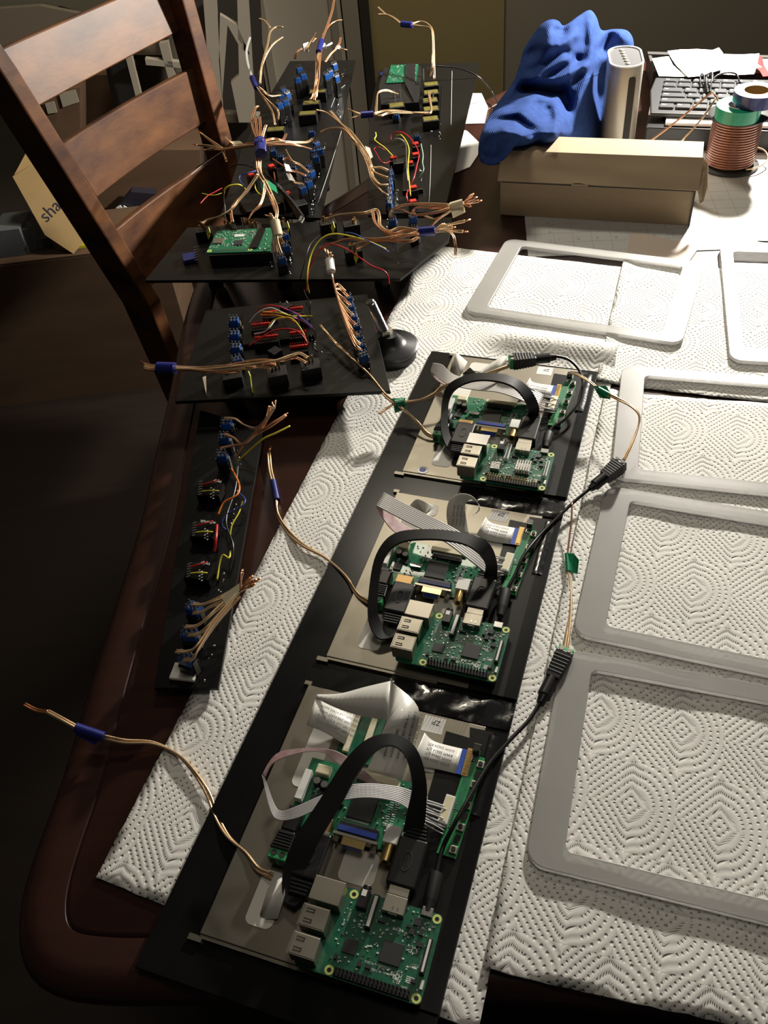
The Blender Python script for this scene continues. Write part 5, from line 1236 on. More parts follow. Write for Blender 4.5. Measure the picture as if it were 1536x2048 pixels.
strands(b, [(470, 290, .116), (458, 282, .12), (450, 274, .122)], .0009, COPG, 2)
flag(b, [(460, 283, .118), (480, 282, .119), (490, 290, .118), (466, 292, .116)], BEIGET, 'masking_tape')
b = bundle('copper wire bundle with blue tape at the very back of the long board', [
    [(632, 195, .070), (634, 175, .080), (634, 150, .092), (638, 130, .100), (636, 115, .106), (640, 100, .110)],
    [(620, 200, .070), (626, 190, .074), (630, 165, .086), (632, 140, .096), (634, 118, .104), (640, 102, .110)],
    [(628, 202, .070), (632, 185, .078), (638, 155, .09), (639, 132, .1), (640, 112, .106), (642, 98, .110)]], .0013, COPW,
    tapes=[((637, 104, .110), (643, 82, .114), .005, BLUET)])
strands(b, [(643, 82, .114), (655, 50, .125), (664, 22, .135), (668, 0, .14), (672, -20, .145)], .0012, COPW, 2)
strands(b, [(645, 70, .118), (660, 50, .124), (672, 42, .126), (684, 40, .126)], .0008, COPD, 2)
strands(b, [(612, 100, .104), (618, 90, .106), (626, 78, .110), (632, 66, .112)], .001, COPG, 3); strands(b, [(612, 98, .104), (622, 86, .106), (632, 76, .11)], .001, COPW, 2)
flag(b, [(606, 88, .108), (617, 84, .108), (618, 104, .1), (609, 103, .1)], WPL, 'pale_tape'); flag(b, [(641, 88, .108), (650, 86, .108), (653, 96, .104), (641, 98, .104)], WPL, 'pale_tape'); strands(b, [(650, 94, .106), (664, 86, .108)], .0018, PALE, 1)
strands(b, [(650, 125, .094), (660, 110, .1), (672, 98, .105), (679, 86, .11), (681, 75, .112)], .0011, COPW, 2); flag(b, [(670, 96, .105), (676, 88, .106), (682, 94, .104), (680, 99, .103)], WPL, 'pale_tape'); strands(b, [(680, 96, .104), (694, 100, .104)], .0007, COPG, 2)
strands(b, [(590, 118, .09), (593, 106, .098), (604, 98, .102)], .0013, COPW, 3)
b = bundle('thin copper wires with blue tape rising at the left of the back board', [
    [(550, 250, .070), (545, 225, .08), (530, 200, .09), (515, 178, .10), (508, 165, .108)],
    [(556, 240, .075), (556, 222, .085), (545, 210, .09), (525, 190, .1), (512, 172, .106)],
    [(562, 190, .085), (540, 192, .092), (525, 180, .1), (512, 170, .106)]], .0009, COPG, tapes=[((513, 176, .104), (504, 155, .110), .0045, BLUET)])
for L_ in ([(504, 155, .110), (495, 125, .125), (493, 100, .135), (500, 75, .145)], [(520, 168, .108), (524, 130, .125), (535, 90, .14), (540, 65, .15), (552, 54, .152), (566, 54, .152)], [(518, 150, .112), (530, 115, .13), (545, 90, .14), (566, 74, .145)], [(540, 55, .15), (530, 42, .155), (518, 37, .158)], [(522, 150, .112), (523, 135, .12), (524, 128, .122)]): strands(b, L_, .0009, COPG if L_[0][0] > 510 else WW, 2)
b = bundle('pale taped copper wires in the middle of the back board', [
    [(618, 345, .078), (600, 330, .086), (584, 322, .09), (572, 300, .095)], [(584, 322, .09), (574, 316, .09), (566, 322, .088)],
    [(612, 352, .078), (596, 345, .084), (580, 340, .088), (560, 328, .092), (546, 318, .094)],
    [(606, 368, .076), (590, 365, .080), (582, 352, .084), (570, 338, .090)]], .0010, COPW)
flag(b, [(568, 327, .094), (578, 330, .092), (584, 344, .088), (572, 342, .09)], WPL, 'pale_tape'); flag(b, [(572, 346, .09), (582, 350, .088), (588, 362, .082), (578, 360, .084)], WPL, 'pale_tape')
t = thing('black_connector', 'flat black connector lead with a two-hole end lying on the back board', 'connector', (at(590, 410, .06)[:]), 0)
MB().band(wz([(528, 345, .085), (550, 368, .075), (575, 400, .066), (596, 438, .056)]), wz([(534, 352, .085), (558, 372, .077), (584, 400, .070), (607, 432, .062)]), .004, 5).build('flat_lead', BPL, t)
mb = MB(); sheet(mb, wz([(597, 441, .0585), (604, 446, .0580), (609, 436, .062), (602, 431, .063)]), .0006); mb.build('end_face', WHT, t)
for (x, y) in ((601, 441), (605, 436)): mb = MB(); c = at(x, y, .0625); mb.box(c, (.0022, .0022, .001), .5); mb.build('socket_hole', CHIP, t)
mb = MB(); mb.band(wz([(520, 365, .082), (530, 358, .084), (552, 372, .080)]), wz([(526, 385, .080), (540, 378, .082), (556, 388, .078)]), .0005, 3); mb.build('green_tape', GREENT, t)
for lab, pts, m, r in [
    ('yellow and black wire arching at the left of the back board', [(448, 382, .09), (452, 376, .094), (462, 371, .096), (480, 370, .094), (492, 380, .08)], WY, .0012),
    ('red wire sticking out left of the back board', [(444, 376, .09), (430, 384, .09), (415, 392, .09), (400, 408, .088)], WR, .0008),
    ('pale yellow wire sticking out left of the back board', [(444, 386, .09), (432, 390, .09), (418, 390, .09), (404, 387, .09)], WY, .0007),
    ('thin grey wire hanging at the left of the back board', [(449, 380, .09), (448, 395, .08), (450, 420, .065), (449, 440, .05)], WW, .0008),
    ('dark blue wire loop at the left of the back board', [(500, 380, .085), (482, 365, .09), (480, 352, .092), (500, 345, .094), (520, 340, .09)], WB, .0009),
    ('dark wire arc above the left of the back board', [(455, 340, .09), (470, 330, .094), (490, 330, .094), (510, 336, .09)], WK, .0008),
    ('orange and yellow wires in the middle of the back board', [(548, 345, .085), (550, 360, .08), (548, 372, .07)], WO, .0012),
    ('yellow wire loop below the blue tape of the cross bundle', [(510, 368, .09), (512, 380, .088), (522, 390, .084), (530, 386, .08)], WY, .0009)]: wthing(lab, pts, m, r)
# ---- board E: long board at the back right of the group
Eb = board('control_board', 'long black control board beside the white papers, a green board at its far end', [(757, 142), (790, 128), (959, 125), (890, 420), (736, 430), (738, 235)], .046, .004)
feet(Eb, [(760, 405), (860, 405), (770, 250), (900, 250)], .0015, .0415)
P = [at(x, y, .062) for x, y in [(772, 166), (782, 130), (837, 128), (832, 163)]]
pcb2 = MB().prism([(p.x, p.y) for p in P][::-1], .0605, .062).build('computer_board', PCBD, Eb)
MB().prism([(p.x, p.y) for p in [at(x, y, .060) for x, y in [(758, 172), (768, 136), (842, 132), (838, 205), (762, 210)]]][::-1], .0462, .0603).build('board_carrier', BPL, Eb)
mb = MB(); rn = random.Random(4)
for k in range(90):
    u, v = rn.uniform(.05, .95), rn.uniform(.08, .95); c = P[0].lerp(P[3], u).lerp(P[1].lerp(P[2], u), v); mb.box((c.x, c.y, .0625), (.0012, .0009, .0008))
mb.build('small_components', WHT, pcb2, kind='stuff')
mb = MB(); sheet(mb, [at(810, 167, .064), at(812, 128, .064), at(831, 127, .064), at(829, 205, .062)], .0005); mb.build('black_strap', BPL, Eb)
block(Eb, 768, 146, .060, .014, .012, .0135, 0, BLUEV, 'blue_socket')
for (x, y) in ((862, 168), (862, 184), (860, 200), (862, 217), (861, 237), (793, 210)): block(Eb, x, y, .060 if x > 850 else .062, .026, .020, .0138, -.02, BPL, 'warning_block', OLV)
mb = MB()
for (x, y) in ((847, 145), (856, 143), (864, 141), (870, 148), (847, 155), (858, 195), (866, 190), (788, 188), (800, 187)): c = at(x, y, .066); mb.box((c.x, c.y, .066), (.0022, .0016, .012), x)
mb.build('brass_lugs', SILD, Eb, kind='stuff')
for (x, y) in ((781, 340), (783, 347), (780, 358), (781, 366), (778, 377), (779, 385), (777, 396), (779, 404)): toggle(Eb, x, y, .0462, .068, 1.5, s=.8)
for (x, y) in ((792, 229), (833, 271)): toggle(Eb, x, y, .0462, .058, 0, s=.9)
for (x, y) in ((787, 315), (831, 287), (831, 308), (827, 374), (826, 402), (820, 325)):
    b_ = block(Eb, x, y + 4, .058, .012, .010, .0118, .1, BPL, 'connector_block'); c = at(x, y + 2, .0585); MB().box((c.x, c.y, .0598), (.009, .0075, .003), .1).build('red_housing', REDC, b_, bev=.0004)
block(Eb, 796, 322, .060, .016, .016, .0135, 0, BPL, 'relay_block'); block(Eb, 825, 345, .052, .03, .11, .0056, -.1, BLK, 'driver_module')
w1(Eb, [(904, 142, .047), (903, 195, .047), (902, 250, .047)], WW, .0004); w1(Eb, [(885, 170, .047), (882, 215, .047), (881, 250, .047)], WK, .0005); w1(Eb, [(862, 290, .047), (861, 345, .047), (858, 405, .047)], WW, .0004)  # thin lines drawn for scratches and edge glints of this board
glue(Eb, [(794, 370), (793, 400), (792, 425)], .056, 10, 20); glue(Eb, [(840, 340), (842, 365)], .056, 6, 21); glue(Eb, [(858, 265), (880, 268), (878, 285)], .048, 5, 22)
for lab, pts, m, r in [
    ('yellow wire running down the middle of the right long board', [(793, 272, .07), (802, 270, .074), (812, 282, .074), (818, 300, .074), (816, 330, .072), (818, 360, .070), (821, 392, .062)], WY, .0009),
    ('grey wire beside the yellow wire on the right long board', [(790, 278, .07), (800, 278, .074), (812, 290, .072), (813, 330, .07), (816, 362, .066)], WW, .0008),
    ('red wire looping along the right long board', [(782, 280, .068), (784, 268, .072), (800, 264, .076), (816, 272, .074), (832, 292, .072), (838, 310, .072), (834, 330, .070), (828, 355, .068), (821, 370, .062)], WR, .0009),
    ('red wire loop at the left of the right long board', [(780, 322, .062), (772, 326, .066), (762, 322, .07), (752, 305, .072), (748, 298, .072), (756, 294, .072), (770, 300, .066)], WR, .0006),
    ('yellow wire with a frayed tip at the left of the right long board', [(785, 312, .064), (770, 296, .072), (756, 286, .076), (749, 279, .078), (752, 272, .08), (751, 265, .082)], WY, .0010),
    ('black wire beside the yellow one at the left of the right long board', [(788, 310, .064), (774, 294, .072), (762, 284, .074), (752, 278, .076)], WK, .0008),
    ('green and white wire at the right side of the right long board', [(842, 288, .062), (846, 310, .066), (845, 325, .066), (847, 340, .064), (838, 355, .056)], mat('mint_wire', (.30, .50, .38), .4), .0008),
    ('short red wire above the lower red connector of the right long board', [(816, 380, .06), (813, 392, .064), (816, 406, .058)], WR, .0011),
    ('long thin black cable drooping from the right long board onto the table', [(862, 132, .068), (900, 134, .066), (935, 142, .058), (965, 160, .042), (985, 185, .015), (996, 210, .006)], WK, .0013)]: wthing(lab, pts, m, r)
b = bundle('copper wire bundle with pale tape at the left of the right long board', [
    [(660, 222, .110), (672, 235, .106), (685, 250, .104), (700, 262, .102), (718, 285, .096), (735, 310, .088), (742, 330, .084), (750, 345, .078), (775, 356, .072)],
    [(632, 220, .112), (652, 225, .108), (672, 240, .106), (695, 262, .102), (715, 290, .094), (732, 318, .086), (742, 340, .080), (752, 372, .074), (776, 392, .072)],
    [(640, 265, .098), (660, 257, .102), (685, 258, .104), (702, 275, .100), (722, 300, .090), (736, 330, .084), (745, 360, .078), (768, 388, .072)],
    [(730, 318, .086), (745, 334, .082), (762, 335, .08), (776, 342, .074)], [(742, 350, .08), (758, 368, .078), (776, 370, .074)]], .0012, COPG)
flag(b, [(730, 292, .092), (740, 296, .091), (746, 314, .086), (738, 320, .084)], WPL, 'pale_tape'); flag(b, [(716, 297, .092), (722, 296, .093), (732, 310, .088), (728, 312, .088)], BEIGET, 'masking_tape')
b = bundle('copper wires with blue tape standing tall at the back of the right long board', [
    [(860, 152, .070), (864, 132, .084), (865, 100, .10), (864, 65, .118), (858, 55, .122), (840, 52, .122), (824, 50, .122)],
    [(868, 158, .070), (868, 132, .084), (868, 95, .102), (866, 62, .119), (856, 48, .124), (842, 43, .124), (824, 48, .122)]], .0011, COPG,
    tapes=[((824, 50, .122), (803, 48, .122), .0052, BLUET)])
strands(b, [(803, 48, .122), (788, 36, .126), (772, 29, .128), (756, 29, .128)], .0011, COPG, 2); strands(b, [(772, 29, .128), (762, 20, .13), (756, 14, .132)], .0009, COPG, 2)
b = bundle('copper wires with blue tape lying across the right long board', [
    [(857, 182, .068), (860, 200, .076), (863, 220, .080), (858, 227, .080), (840, 227, .080), (800, 222, .080), (770, 222, .082), (748, 228, .084)],
    [(795, 188, .070), (785, 184, .080), (770, 181, .086), (756, 186, .088), (753, 205, .086), (752, 225, .084)],
    [(862, 226, .078), (820, 226, .080), (780, 226, .082), (760, 232, .084), (748, 230, .084)]], .0012, COPG,
    tapes=[((747, 228, .084), (722, 230, .084), .0052, BLUET)])
ends(b, (723, 229, .084), [(706, 222, .086), (698, 219, .088), (704, 236, .084)], .0009)
t = wire('supply_wire_or_glint', 'thin pale strand drawn as the highlight on the lower chair slat edge', 'wire', [(380, 350, .10), (412, 325, .10), (446, 302, .11)], .0003, WW, 1)  # pale strand paints the bright top edge of the lower slat
# ================================================================ far right of the table
ta = -.157; te = V((math.cos(ta), math.sin(ta), 0)); tn_ = V((-math.sin(ta), math.cos(ta), 0))
m0 = V((.2356, 1.055, 0)) - tn_ * .004
t = thing('cutting_mat', 'pale grey translucent cutting mat with a printed grid under the mailer box', 'mat', (m0.x, m0.y, .0003), ta)
LB(MB().prism([(0, 0), (.62, 0), (.62, .30), (0, .30)], 0, .0008), 'mat_sheet', MATG, t)
mb = MB()
for k in range(25): mb.box((.0125 + .0254 * k, .15, .00085), (.0006, .30, .0001))
for k in range(12): mb.box((.31, .010 + .0254 * k, .00085), (.62, .0006, .0001))
LB(mb, 'grid_lines', MATL, t, kind='stuff')
for k in range(1, 9):
    ltext('lettering', str(k), (.017 + .0254 * k, .040, .00095), 0, .010, MATL, t)
    ltext('lettering', str(k), (.030, .012 + .0254 * k, .00095), 0, .010, MATL, t)
def flat(name, lab, cat, px, z, th, m, group=None):
    P = [at(x, y, z) for x, y in px]; p = [(q.x, q.y) for q in P]
    if sum(p[i - 1][0] * p[i][1] - p[i][0] * p[i - 1][1] for i in range(len(p))) < 0: p = p[::-1]
    o = MB().prism(p, z, z + th).build(name, m); return props(o, lab, cat, group)
flat('paper_card', 'cream paper card lying in front of the mailer box', 'card', [(1262, 463), (1400, 492), (1352, 560), (1247, 540), (1252, 512)], .0012, .0003, mat('cream_card', (.62, .52, .44), .7))
flat('paper_sheet', 'white paper sheet between the right long board and the blue cloth, farther one', 'paper', [(945, 187), (963, 187), (976, 215), (969, 247), (925, 248)], .0005, .0005, PAPER)
flat('paper_sheet', 'white paper sheet between the right long board and the blue cloth, nearer one', 'paper', [(915, 258), (934, 262), (958, 285), (956, 310), (940, 334), (900, 350)], .0012, .0005, PAPER)
t = thing('tweezers', 'thin dark tweezers tip at the right photo edge above the turned frame', 'tweezers', at(1530, 484, .003))
MB().tube(wz([(1515, 482, .004), (1540, 484, .005), (1600, 488, .008)]), [.0006, .0018, .003], 8, 3).build('tweezer_arm', CHIP, t, smooth=True)
# ---- mailer box
A0 = V((.2191, 1.1762, 0)); B0 = V((.4655, 1.0816, 0)); me_ = (B0 - A0).normalized(); mn_ = V((-me_.y, me_.x, 0)); ML = (B0 - A0).length
t = thing('mailer_box', 'tan cardboard mailer box with a sloping front flap on the cutting mat', 'box', (A0.x, A0.y, .0013), math.atan2(me_.y, me_.x))
Z = .0
def xz(prof, x0, x1):   # extrude an (y,z) profile along x
    n = len(prof); vs = [(x0, y, z) for y, z in prof] + [(x1, y, z) for y, z in prof]
    return MB().add(vs, [tuple(range(n)), tuple(range(2 * n - 1, n - 1, -1))] + [(i, n + i, n + (i + 1) % n, (i + 1) % n) for i in range(n)])
LB(xz([(0, Z), (.001, .0515), (.028, .0815), (.074, .0815), (.076, Z)], 0, ML), 'box_body', CARD, t)
LB(xz([(.0245, .0835), (.076, .0835), (.076, .0818), (.0245, .0818)], -.002, ML + .002), 'lid_top', CARD, t)
# slightly buckled front flap
mb = MB(); n = 24; vs = []
for s_ in (0, .0016):
    for i in range(n + 1):
        for j in range(7):
            u, v = i / n, j / 6; x = -.003 + (ML + .006) * u
            y = -.0045 + (.0245 + .0045) * v; z = .0525 + (.0835 - .0525) * v
            bk = .0032 * math.sin(math.pi * v) * math.sin(3 * math.pi * u + .6) + .0014 * math.sin(9 * v + 5 * u)
            if j == 0: z += .0025 * math.exp(-((u - .42) / .03) ** 2)
            vs.append((x, y - bk * .7 - s_ * .7, z + bk * .5 + s_ * .7))
W = 7; o_ = (n + 1) * W; fs = []
for i in range(n):
    for j in range(6): a = i * W + j; fs += [(a, a + 1, a + W + 1, a + W), (o_ + a, o_ + a + W, o_ + a + W + 1, o_ + a + 1)]
    for j in (0, 6): a = i * W + j; fs.append((a, a + W, o_ + a + W, o_ + a) if j == 0 else (a, o_ + a, o_ + a + W, a + W))
LB(mb.add(vs, fs), 'lid_flap', CARD, t, smooth='a')
LB(MB().box((ML / 2, -.0005, .0500), (ML - .004, .0012, .0022)), 'lid_gap_shade', GAP, t)  # dark strip paints the shade under the lid flap
LB(MB().box((ML - .001, -.0008, .026), (.0024, .0012, .051)), 'corner_gap_shade', GAP, t)  # dark strip paints the shade down the front corner
ear = [(.030, .0815), (.006, .060), (-.004, .046), (-.004, .038), (.004, .034), (.016, .040), (.03, .055)]
mb = MB(); sheet(mb, [(ML + .0022, .028, .0835), (ML + .010, .022, .078), (ML + .014, .006, .055), (ML + .012, -.004, .038), (ML + .008, -.006, .035), (ML + .0022, -.004, .052)], .0009); LB(mb, 'side_tab', CARD, t)
LB(MB().box((ML * .42, -.0068, .0535), (.022, .0014, .0022)), 'tuck_tongue', CARD, t)
# ---- router
t = thing('wifi_router', 'upright silver router with a dark front strip beside the blue cloth', 'router', (.4425, 1.3685, 0), -.2)
mb = MB(); prof_ = [(0, 0), (.003, -.0005), (.122, -.0005), (.129, .0), (.130, .0018)]
rings_ = []; vs = []; fs = []
for z, i_ in ((.0005, .002), (.004, 0), (.124, 0), (.1295, .0004), (.1305, .0016), (.1285, .0032)):
    vs += [(x, y, z) for x, y in rrect(.050 - 2 * i_, .088 - 2 * i_, .0235 - i_, n=9)]
m_ = 40
for k in range(5):
    for i in range(m_): a = k * m_ + i; b2 = k * m_ + (i + 1) % m_; fs.append((a, b2, b2 + m_, a + m_))
fs += [tuple(range(m_ - 1, -1, -1)), tuple(range(5 * m_, 6 * m_))]
LB(mb.add(vs, fs), 'router_body', ROUT, t, smooth='a')
vs = []
ringm = MB(); ringm.ring(rrect(.0505, .0885, .0238, n=9), rrect(.0455, .0835, .0215, n=9), .1290, .1310); LB(ringm, 'top_rim', WPL, t, smooth='a')
o = LB(MB().prism(rrect(.0448, .0828, .021, n=9), .1286, .1294), 'top_panel', mat('router_top', (.13, .13, .135), .3), t)
for k in range(6): LB(MB().lathe([(.0042, 0), (.0034, .0012), (.002, .002), (0, .0023)], (-.004 + .001 * k, .028 - .0112 * k, .1294), 16), 'status_dimple', ROUT, o, smooth=True)
LB(MB().add([(x, -.0446, z) for x, z in ((.0035, .002), (.0135, .002), (.0135, .112), (.0125, .115), (.0045, .115), (.0035, .112))] + [(x, -.0430, z) for x, z in ((.0035, .002), (.0135, .002), (.0135, .112), (.0125, .115), (.0045, .115), (.0035, .112))], [(0, 1, 2, 3, 4, 5), (11, 10, 9, 8, 7, 6)] + [(i, 6 + i, 6 + (i + 1) % 6, (i + 1) % 6) for i in range(6)]), 'dark_strip', ROUTP, t)
# ---- blue fleece
def cloth():
    out = [(958, 326), (954, 300), (960, 268), (975, 235), (1000, 197), (1024, 165), (1040, 122), (1047, 96), (1072, 58), (1088, 42), (1104, 36), (1118, 40), (1129, 49), (1158, 29), (1181, 17), (1195, 33), (1204, 58), (1228, 56), (1255, 58), (1268, 74), (1270, 100),
           (1262, 118), (1225, 128), (1211, 170), (1206, 284), (1180, 283), (1135, 282), (1122, 276), (1110, 284), (1085, 292), (1020, 300), (1010, 318), (998, 330), (975, 333)]
    out = [(p.x, p.y) for p in spline([V((x, y, 0)) for x, y in out + out[:1]], 4)][:-1]
    cx, cy = 1108, 190
    feat = [([(1102, 48), (1096, 84)], 17, .022), ([(1183, 22), (1186, 90), (1172, 160), (1152, 220), (1152, 268)], 11, .022), ([(1125, 84), (1060, 132), (1005, 190)], 13, .012),
            ([(1140, 112), (1092, 140), (1044, 168)], 9, .011), ([(1165, 132), (1112, 160), (1055, 163)], 9, .012), ([(964, 250), (1028, 228), (1072, 192), (1112, 206), (1124, 240), (1110, 276)], 15, .018),
            ([(1150, 70), (1120, 90)], 9, .010), ([(1240, 66), (1262, 80)], 12, .014), ([(1010, 262), (1048, 276), (1060, 284)], 9, .014), ([(1200, 110), (1180, 170)], 8, .008), ([(1090, 222), (1060, 216)], 18, .008),
            ([(1050, 176), (1122, 182), (1136, 214)], 13, -.026), ([(1208, 152), (1204, 275)], 14, -.024), ([(972, 243), (1032, 238), (1064, 262), (1074, 292)], 8, -.034), ([(1062, 112), (1046, 165)], 18, -.016),
            ([(1222, 72), (1206, 98)], 10, -.022), ([(1126, 62), (1112, 60)], 8, -.014), ([(1155, 118), (1138, 108)], 8, -.012), ([(1100, 236), (1095, 222)], 9, -.012), ([(965, 305), (990, 300)], 14, -.010)]
    def dist(x, y, pl):
        b = 1e9
        for (x0, y0), (x1, y1) in zip(pl, pl[1:]):
            dx, dy = x1 - x0, y1 - y0; u = max(0, min(1, ((x - x0) * dx + (y - y0) * dy) / (dx * dx + dy * dy))); b = min(b, math.hypot(x - x0 - u * dx, y - y0 - u * dy))
        return b
    def fold(x, y):
        h = sum(1.15 * a * math.exp(-(dist(x, y, pl) / (w * 1.1)) ** 2) for pl, w, a in feat)
        h += .026 * math.exp(-(((x - 1045) / 62) ** 2 + ((y - 250) / 40) ** 2))
        h += .0012 * math.sin(x * .09 + y * .12 + 2 * math.sin(y * .045))
        return h
    def ym(x, y): return -.115 * max(0, min(1, (y - 205) / 60)) ** 1.3 * max(0, min(1, (1150 - x) / 40)) + 1.335 + (290 - y) / 290 * .13 + (.055 if x > 1200 else .055 * max(0, (x - 1140) / 60)) 
    mb = MB(); n = len(out); vs = []; NR = 40; NB = 8
    for k in range(NR + 1):
        t = 1 - k / NR * .985
        for bx, by in out:
            x, y = cx + (bx - cx) * t, cy + (by - cy) * t; s = math.sqrt(max(0, 1 - t ** 6)); Y = ym(x, y) - .035 * s - fold(x, y) * (1 - t ** 10)
            p = aty(x, y, Y); vs.append(p)
    fs = [((k + 1) * n + i, (k + 1) * n + (i + 1) % n, k * n + (i + 1) % n, k * n + i) for k in range(NR) for i in range(n)]
    fs.append(tuple(NR * n + i for i in range(n - 1, -1, -1))); o = len(vs)
    for k in range(1, NB + 1):
        t = 1 - k / NB * .96
        for bx, by in out:
            x, y = cx + (bx - cx) * t, cy + (by - cy) * t; s = math.sqrt(max(0, 1 - t ** 4)); vs.append(aty(x, y, ym(x, y) + .05 * s))
    for k in range(NB):
        for i in range(n):
            j = (i + 1) % n; a0, a1 = (i, j) if k == 0 else (o + (k - 1) * n + i, o + (k - 1) * n + j); fs.append((a0, a1, o + k * n + j, o + k * n + i))
    fs.append(tuple(o + (NB - 1) * n + i for i in range(n)))
    zmin = .002
    vs = [V((p.x, p.y, max(p.z, zmin))) for p in vs]
    e = MB().add(vs, fs).build('blue_cloth', FLEECE, None, smooth=True, sub=1)
    props(e, 'crumpled blue fleece cloth heaped behind the mailer box', 'cloth')
cloth()
# ---- keyboard on the black box
t = thing('flat_device', 'low black slotted device under the white slabs and keyboard', 'device', (.62, 1.36, 0), -.37)
P = [V((.500, 1.322, 0)), V((.90, 1.165, 0)), V((.96, 1.32, 0)), V((.556, 1.48, 0))]
LB(MB().box((.075, .0, .0175), (.40, .15, .034)), 'device_body', BPL, t, bev=.002)
mb = MB()
for k in range(4):
    mb = MB(); mb.box((.0, -.0753, .010 + .006 * k), (.06, .0008, .0014)); LB(mb, 'vent_slot', SILD, t)
t = thing('white_slab', 'white slab edge showing between the keyboard and the black device', 'slab', (.62, 1.38, .0347), -.37)
LB(MB().box((.09, -.013, .003), (.36, .15, .005)), 'slab_body', WPL, t, bev=.001)
LB(MB().box((-.107, .014, .0025), (.022, .13, .004)), 'slab_tab', WPL, t, bev=.001)
kr = thing('keyboard', 'black computer keyboard with chiclet keys under the white papers', 'keyboard', (.4874, 1.3545, .0408), -.375)
LB(MB().prism([(0, .0), (.44, 0), (.44, .146), (-.004, .146), (-.008, .09)], 0, .007), 'keyboard_body', KBD, kr, bev=.002)
rows = [(['Ctrl', 'Fn', 'Win', 'Alt', ' ', ' ', 'Alt'], [1.1, 1.1, 1.1, 1.1, 3, 2.4, 1.1]), (['Shift', 'Z', 'X', 'C', 'V', 'B', 'N', 'M', ',', '.', '/'], [2.3] + [1] * 10),
        (['Caps', 'A', 'S', 'D', 'F', 'G', 'H', 'J', 'K', 'L', ';'], [1.75] + [1] * 10), (['Tab', 'Q', 'W', 'E', 'R', 'T', 'Y', 'U', 'I', 'O', 'P'], [1.5] + [1] * 10),
        (['~', '1', '2', '3', '4', '5', '6', '7', '8', '9', '0'], [1] * 11), (['Esc', 'F1', 'F2', 'F3', 'F4', 'F5', 'F6', 'F7', 'F8', 'F9', 'F10'], [1] * 11)]
y = .022
for ri, (ks, ws) in enumerate(rows):
    x = .010; h = .019 if ri < 5 else .013
    for kname, w in zip(ks, ws):
        wd_ = w * .0225
        mb = MB(); mb.bbox((x + wd_ / 2, y, .0092), (wd_ - .0032, h - .0035, .0032), .0008); k_ = LB(mb, 'key', KEY, kr)
        if kname.strip(): ltext('legend', kname, (x + .004, y + .001, .01085), 0, .0062 if len(kname) < 3 else .0042, WHT, k_)
        x += wd_
    y += .0215 if ri < 4 else .0185
t = thing('coiled_lead', 'bunched black cord lying over the keyboard', 'cord', at(1415, 160, .052))
for L_ in ([(1402, 175, .052), (1400, 160, .056), (1403, 148, .062), (1408, 152, .06), (1410, 172, .054), (1415, 188, .052)], [(1412, 186, .053), (1414, 160, .06), (1420, 145, .066), (1425, 150, .064), (1422, 170, .056), (1418, 186, .052)], [(1416, 186, .055), (1412, 160, .062), (1417, 147, .068), (1423, 158, .06), (1420, 184, .054)],
           [(1424, 160, .056), (1436, 150, .058), (1455, 145, .06), (1470, 147, .058), (1476, 154, .054), (1480, 165, .052)]):
    MB().tube(wz(L_), .0014, 7, 6).build('cord_loop', WK, t, smooth=True)
t = thing('dark_tray', 'dark grey plastic tray behind the keyboard holding white papers', 'tray', at(1400, 130, .0))
def pr_px(px, z0, z1, name, m, par, **k):
    p = [(q.x, q.y) for q in [at(x, y_, z1) for x, y_ in px]]
    if sum(p[i - 1][0] * p[i][1] - p[i][0] * p[i - 1][1] for i in range(len(p))) < 0: p = p[::-1]
    return MB().prism(p, z0, z1).build(name, m, par, **k)
TR = mat('tray_grey', (.05, .048, .045), .5)
pr_px([(1294, 106), (1620, 116), (1620, 146), (1306, 144)], .0005, .030, 'tray_body', TR, t, bev=.002)
pr_px([(1295, 103), (1620, 113), (1620, 118), (1296, 108)], .0305, .036, 'tray_lip', TR, t)
pr_px([(1296, 108), (1302, 108), (1316, 143), (1307, 143)], .0305, .034, 'tray_lip', TR, t)
def paper(lab, pts, m=PAPER, name='paper_sheet', cat='paper', group='papers on the dark tray', fn=None):
    P = wz(pts); mb = MB(); c = sum(P, V()) / len(P); n = len(P)
    vs = P + [c] + [p - V((0, 0, .0004)) for p in P] + [c - V((0, 0, .0004))]
    fs = [(i, (i + 1) % n, n) for i in range(n)] + [(n + 1 + (i + 1) % n, n + 1 + i, 2 * n + 1) for i in range(n)] + [(i, n + 1 + i, n + 1 + (i + 1) % n, (i + 1) % n) for i in range(n)]
    o = mb.add(vs, fs).build(name, m); return props(o, lab, cat, group)
paper('white paper with a folded corner on the left of the dark tray', [(1304, 117, .038), (1338, 112, .040), (1346, 130, .042), (1374, 153, .050), (1350, 153, .050), (1318, 152, .050)])
paper('largest white paper with a raised peak at the back of the dark tray', [(1335, 102, .042), (1360, 99, .043), (1395, 98, .044), (1425, 100, .044), (1438, 95, .048), (1446, 106, .044), (1450, 120, .045), (1440, 140, .052), (1400, 152, .055), (1376, 154, .055), (1352, 130, .046), (1342, 115, .044)])
paper('white paper beside the red strip on the dark tray', [(1448, 108, .040), (1480, 109, .041), (1519, 107, .043), (1514, 130, .046), (1508, 148, .050), (1470, 150, .054), (1440, 148, .052)])
paper('white paper right of the red strip on the dark tray', [(1522, 118, .042), (1580, 118, .042), (1580, 150, .048), (1530, 150, .050)])
paper('crumpled red plastic strip lying between the white papers', [(1519, 112, .046), (1524, 113, .048), (1528, 130, .046), (1538, 146, .05), (1536, 152, .051), (1526, 153, .051), (1520, 142, .05), (1512, 135, .049), (1515, 128, .052)], RUG, 'red_strip', 'plastic strip', None)
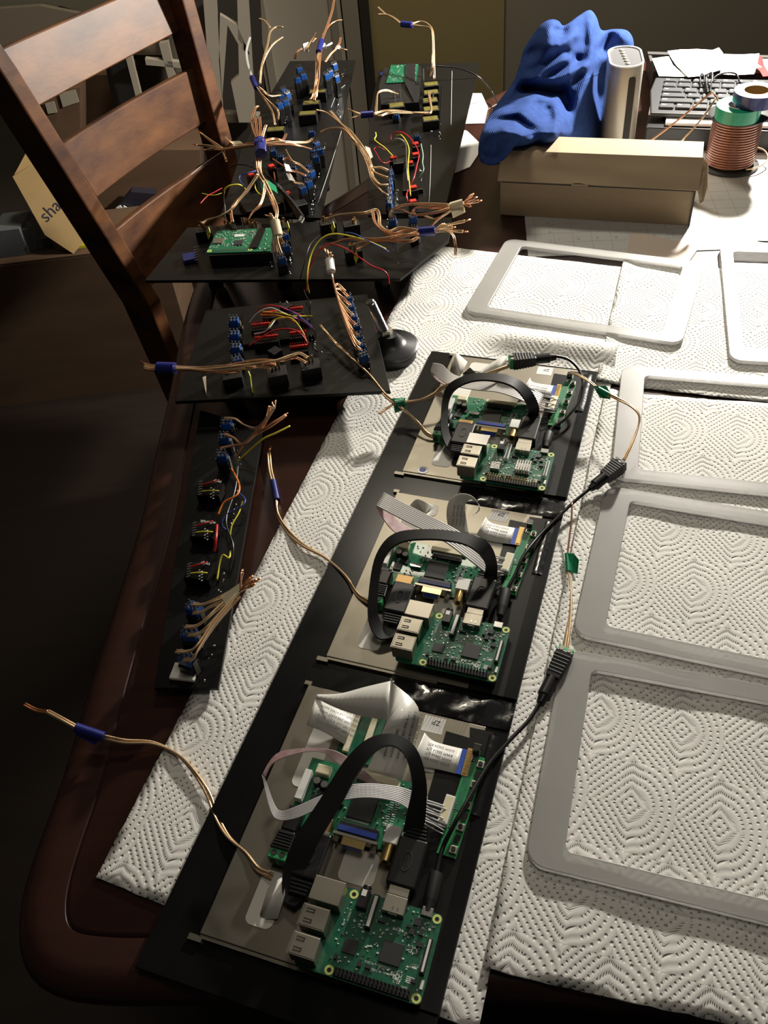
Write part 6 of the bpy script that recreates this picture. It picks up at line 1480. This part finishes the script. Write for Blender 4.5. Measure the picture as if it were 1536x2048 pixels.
# ---- wire spool with two tape rolls on it
sp_ = thing('wire_spool', 'black spool wound with copper speaker wire at the right', 'wire spool', (.5792, 1.2444, .0013))
FLM = FLC
for z in (.0, .0735): LB(MB().lathe([(.041, z), (.0425, z + .0012), (.0425, z + .0028), (.041, z + .004)], (0, 0, 0), 48), 'spool_flange', FLM, sp_, smooth='a')
LB(MB().lathe([(.030, .0041), (.030, .0734)], (0, 0, 0), 32), 'spool_core', FLM, sp_, smooth=True)
R_ = .0335; pts_ = []; turns = 17
for k in range(turns * 36 + 1):
    a = 2 * math.pi * k / 36; pts_.append(V((R_ * math.cos(a), R_ * math.sin(a), .0065 + .0645 * k / (turns * 36))))
LB(MB().tube(pts_, .0021, 6, 0), 'wire_winding', SPW, sp_, smooth=True)
B1 = V((.5792, 1.2444, 0))
MB().tube([B1 + V((-.02, .026, .070)), at(1440, 215, .086), at(1432, 195, .100), at(1427, 186, .104), at(1420, 188, .102), at(1405, 200, .094), at(1375, 225, .080), at(1350, 245, .066), at(1300, 282, .042), at(1270, 300, .03)], .0014, 7, 6).build('loose_end', COPW, sp_, smooth=True)
MB().tube([at(1432, 192, .100), at(1429, 200, .098), at(1415, 222, .085), at(1395, 248, .068), at(1370, 275, .050), at(1355, 290, .036)], .0014, 7, 6).build('loose_end', COPG, sp_, smooth=True)
MB().tube([B1 + V((.034, .01, .022)), B1 + V((.050, .0, .018)), B1 + V((.050, -.018, .012)), B1 + V((.030, -.034, .010)), B1 + V((.010, -.0375, .010))], .0012, 7, 6).build('loose_loop', COPG, sp_, smooth=True)
def roll(lab, cx, cy, z, ro, ri, h, m, ms, core, tilt=None):
    t = thing('tape_roll', lab, 'tape roll', (cx, cy, z))
    if tilt: t.rotation_euler = tilt; t.matrix_basis = Matrix.Translation((cx, cy, z)) @ t.rotation_euler.to_matrix().to_4x4()
    LB(MB().lathe([(ri + .0022, 0), (ro, 0), (ro, h), (ri + .0022, h), (ri + .0022, 0)], (0, 0, 0), 48), 'tape_winding', m, t, smooth='a')
    LB(MB().lathe([(ri, -.0002), (ri + .002, -.0002), (ri + .002, h + .0003), (ri, h + .0003), (ri, -.0002)], (0, 0, 0), 40), 'card_core', core, t, smooth='a'); return t
roll('green electrical tape roll lying on top of the wire spool', .5700, 1.2300, .0790, .031, .0150, .0175, mat('green_roll', (.01, .30, .16), .35, coat=.3), None, WPL)
roll('blue electrical tape roll stacked on the green tape roll', .5905, 1.2290, .0968, .030, .0165, .0175, mat('blue_roll', (.022, .03, .15), .35, coat=.3), None, mat('brown_core', (.30, .20, .08), .6))
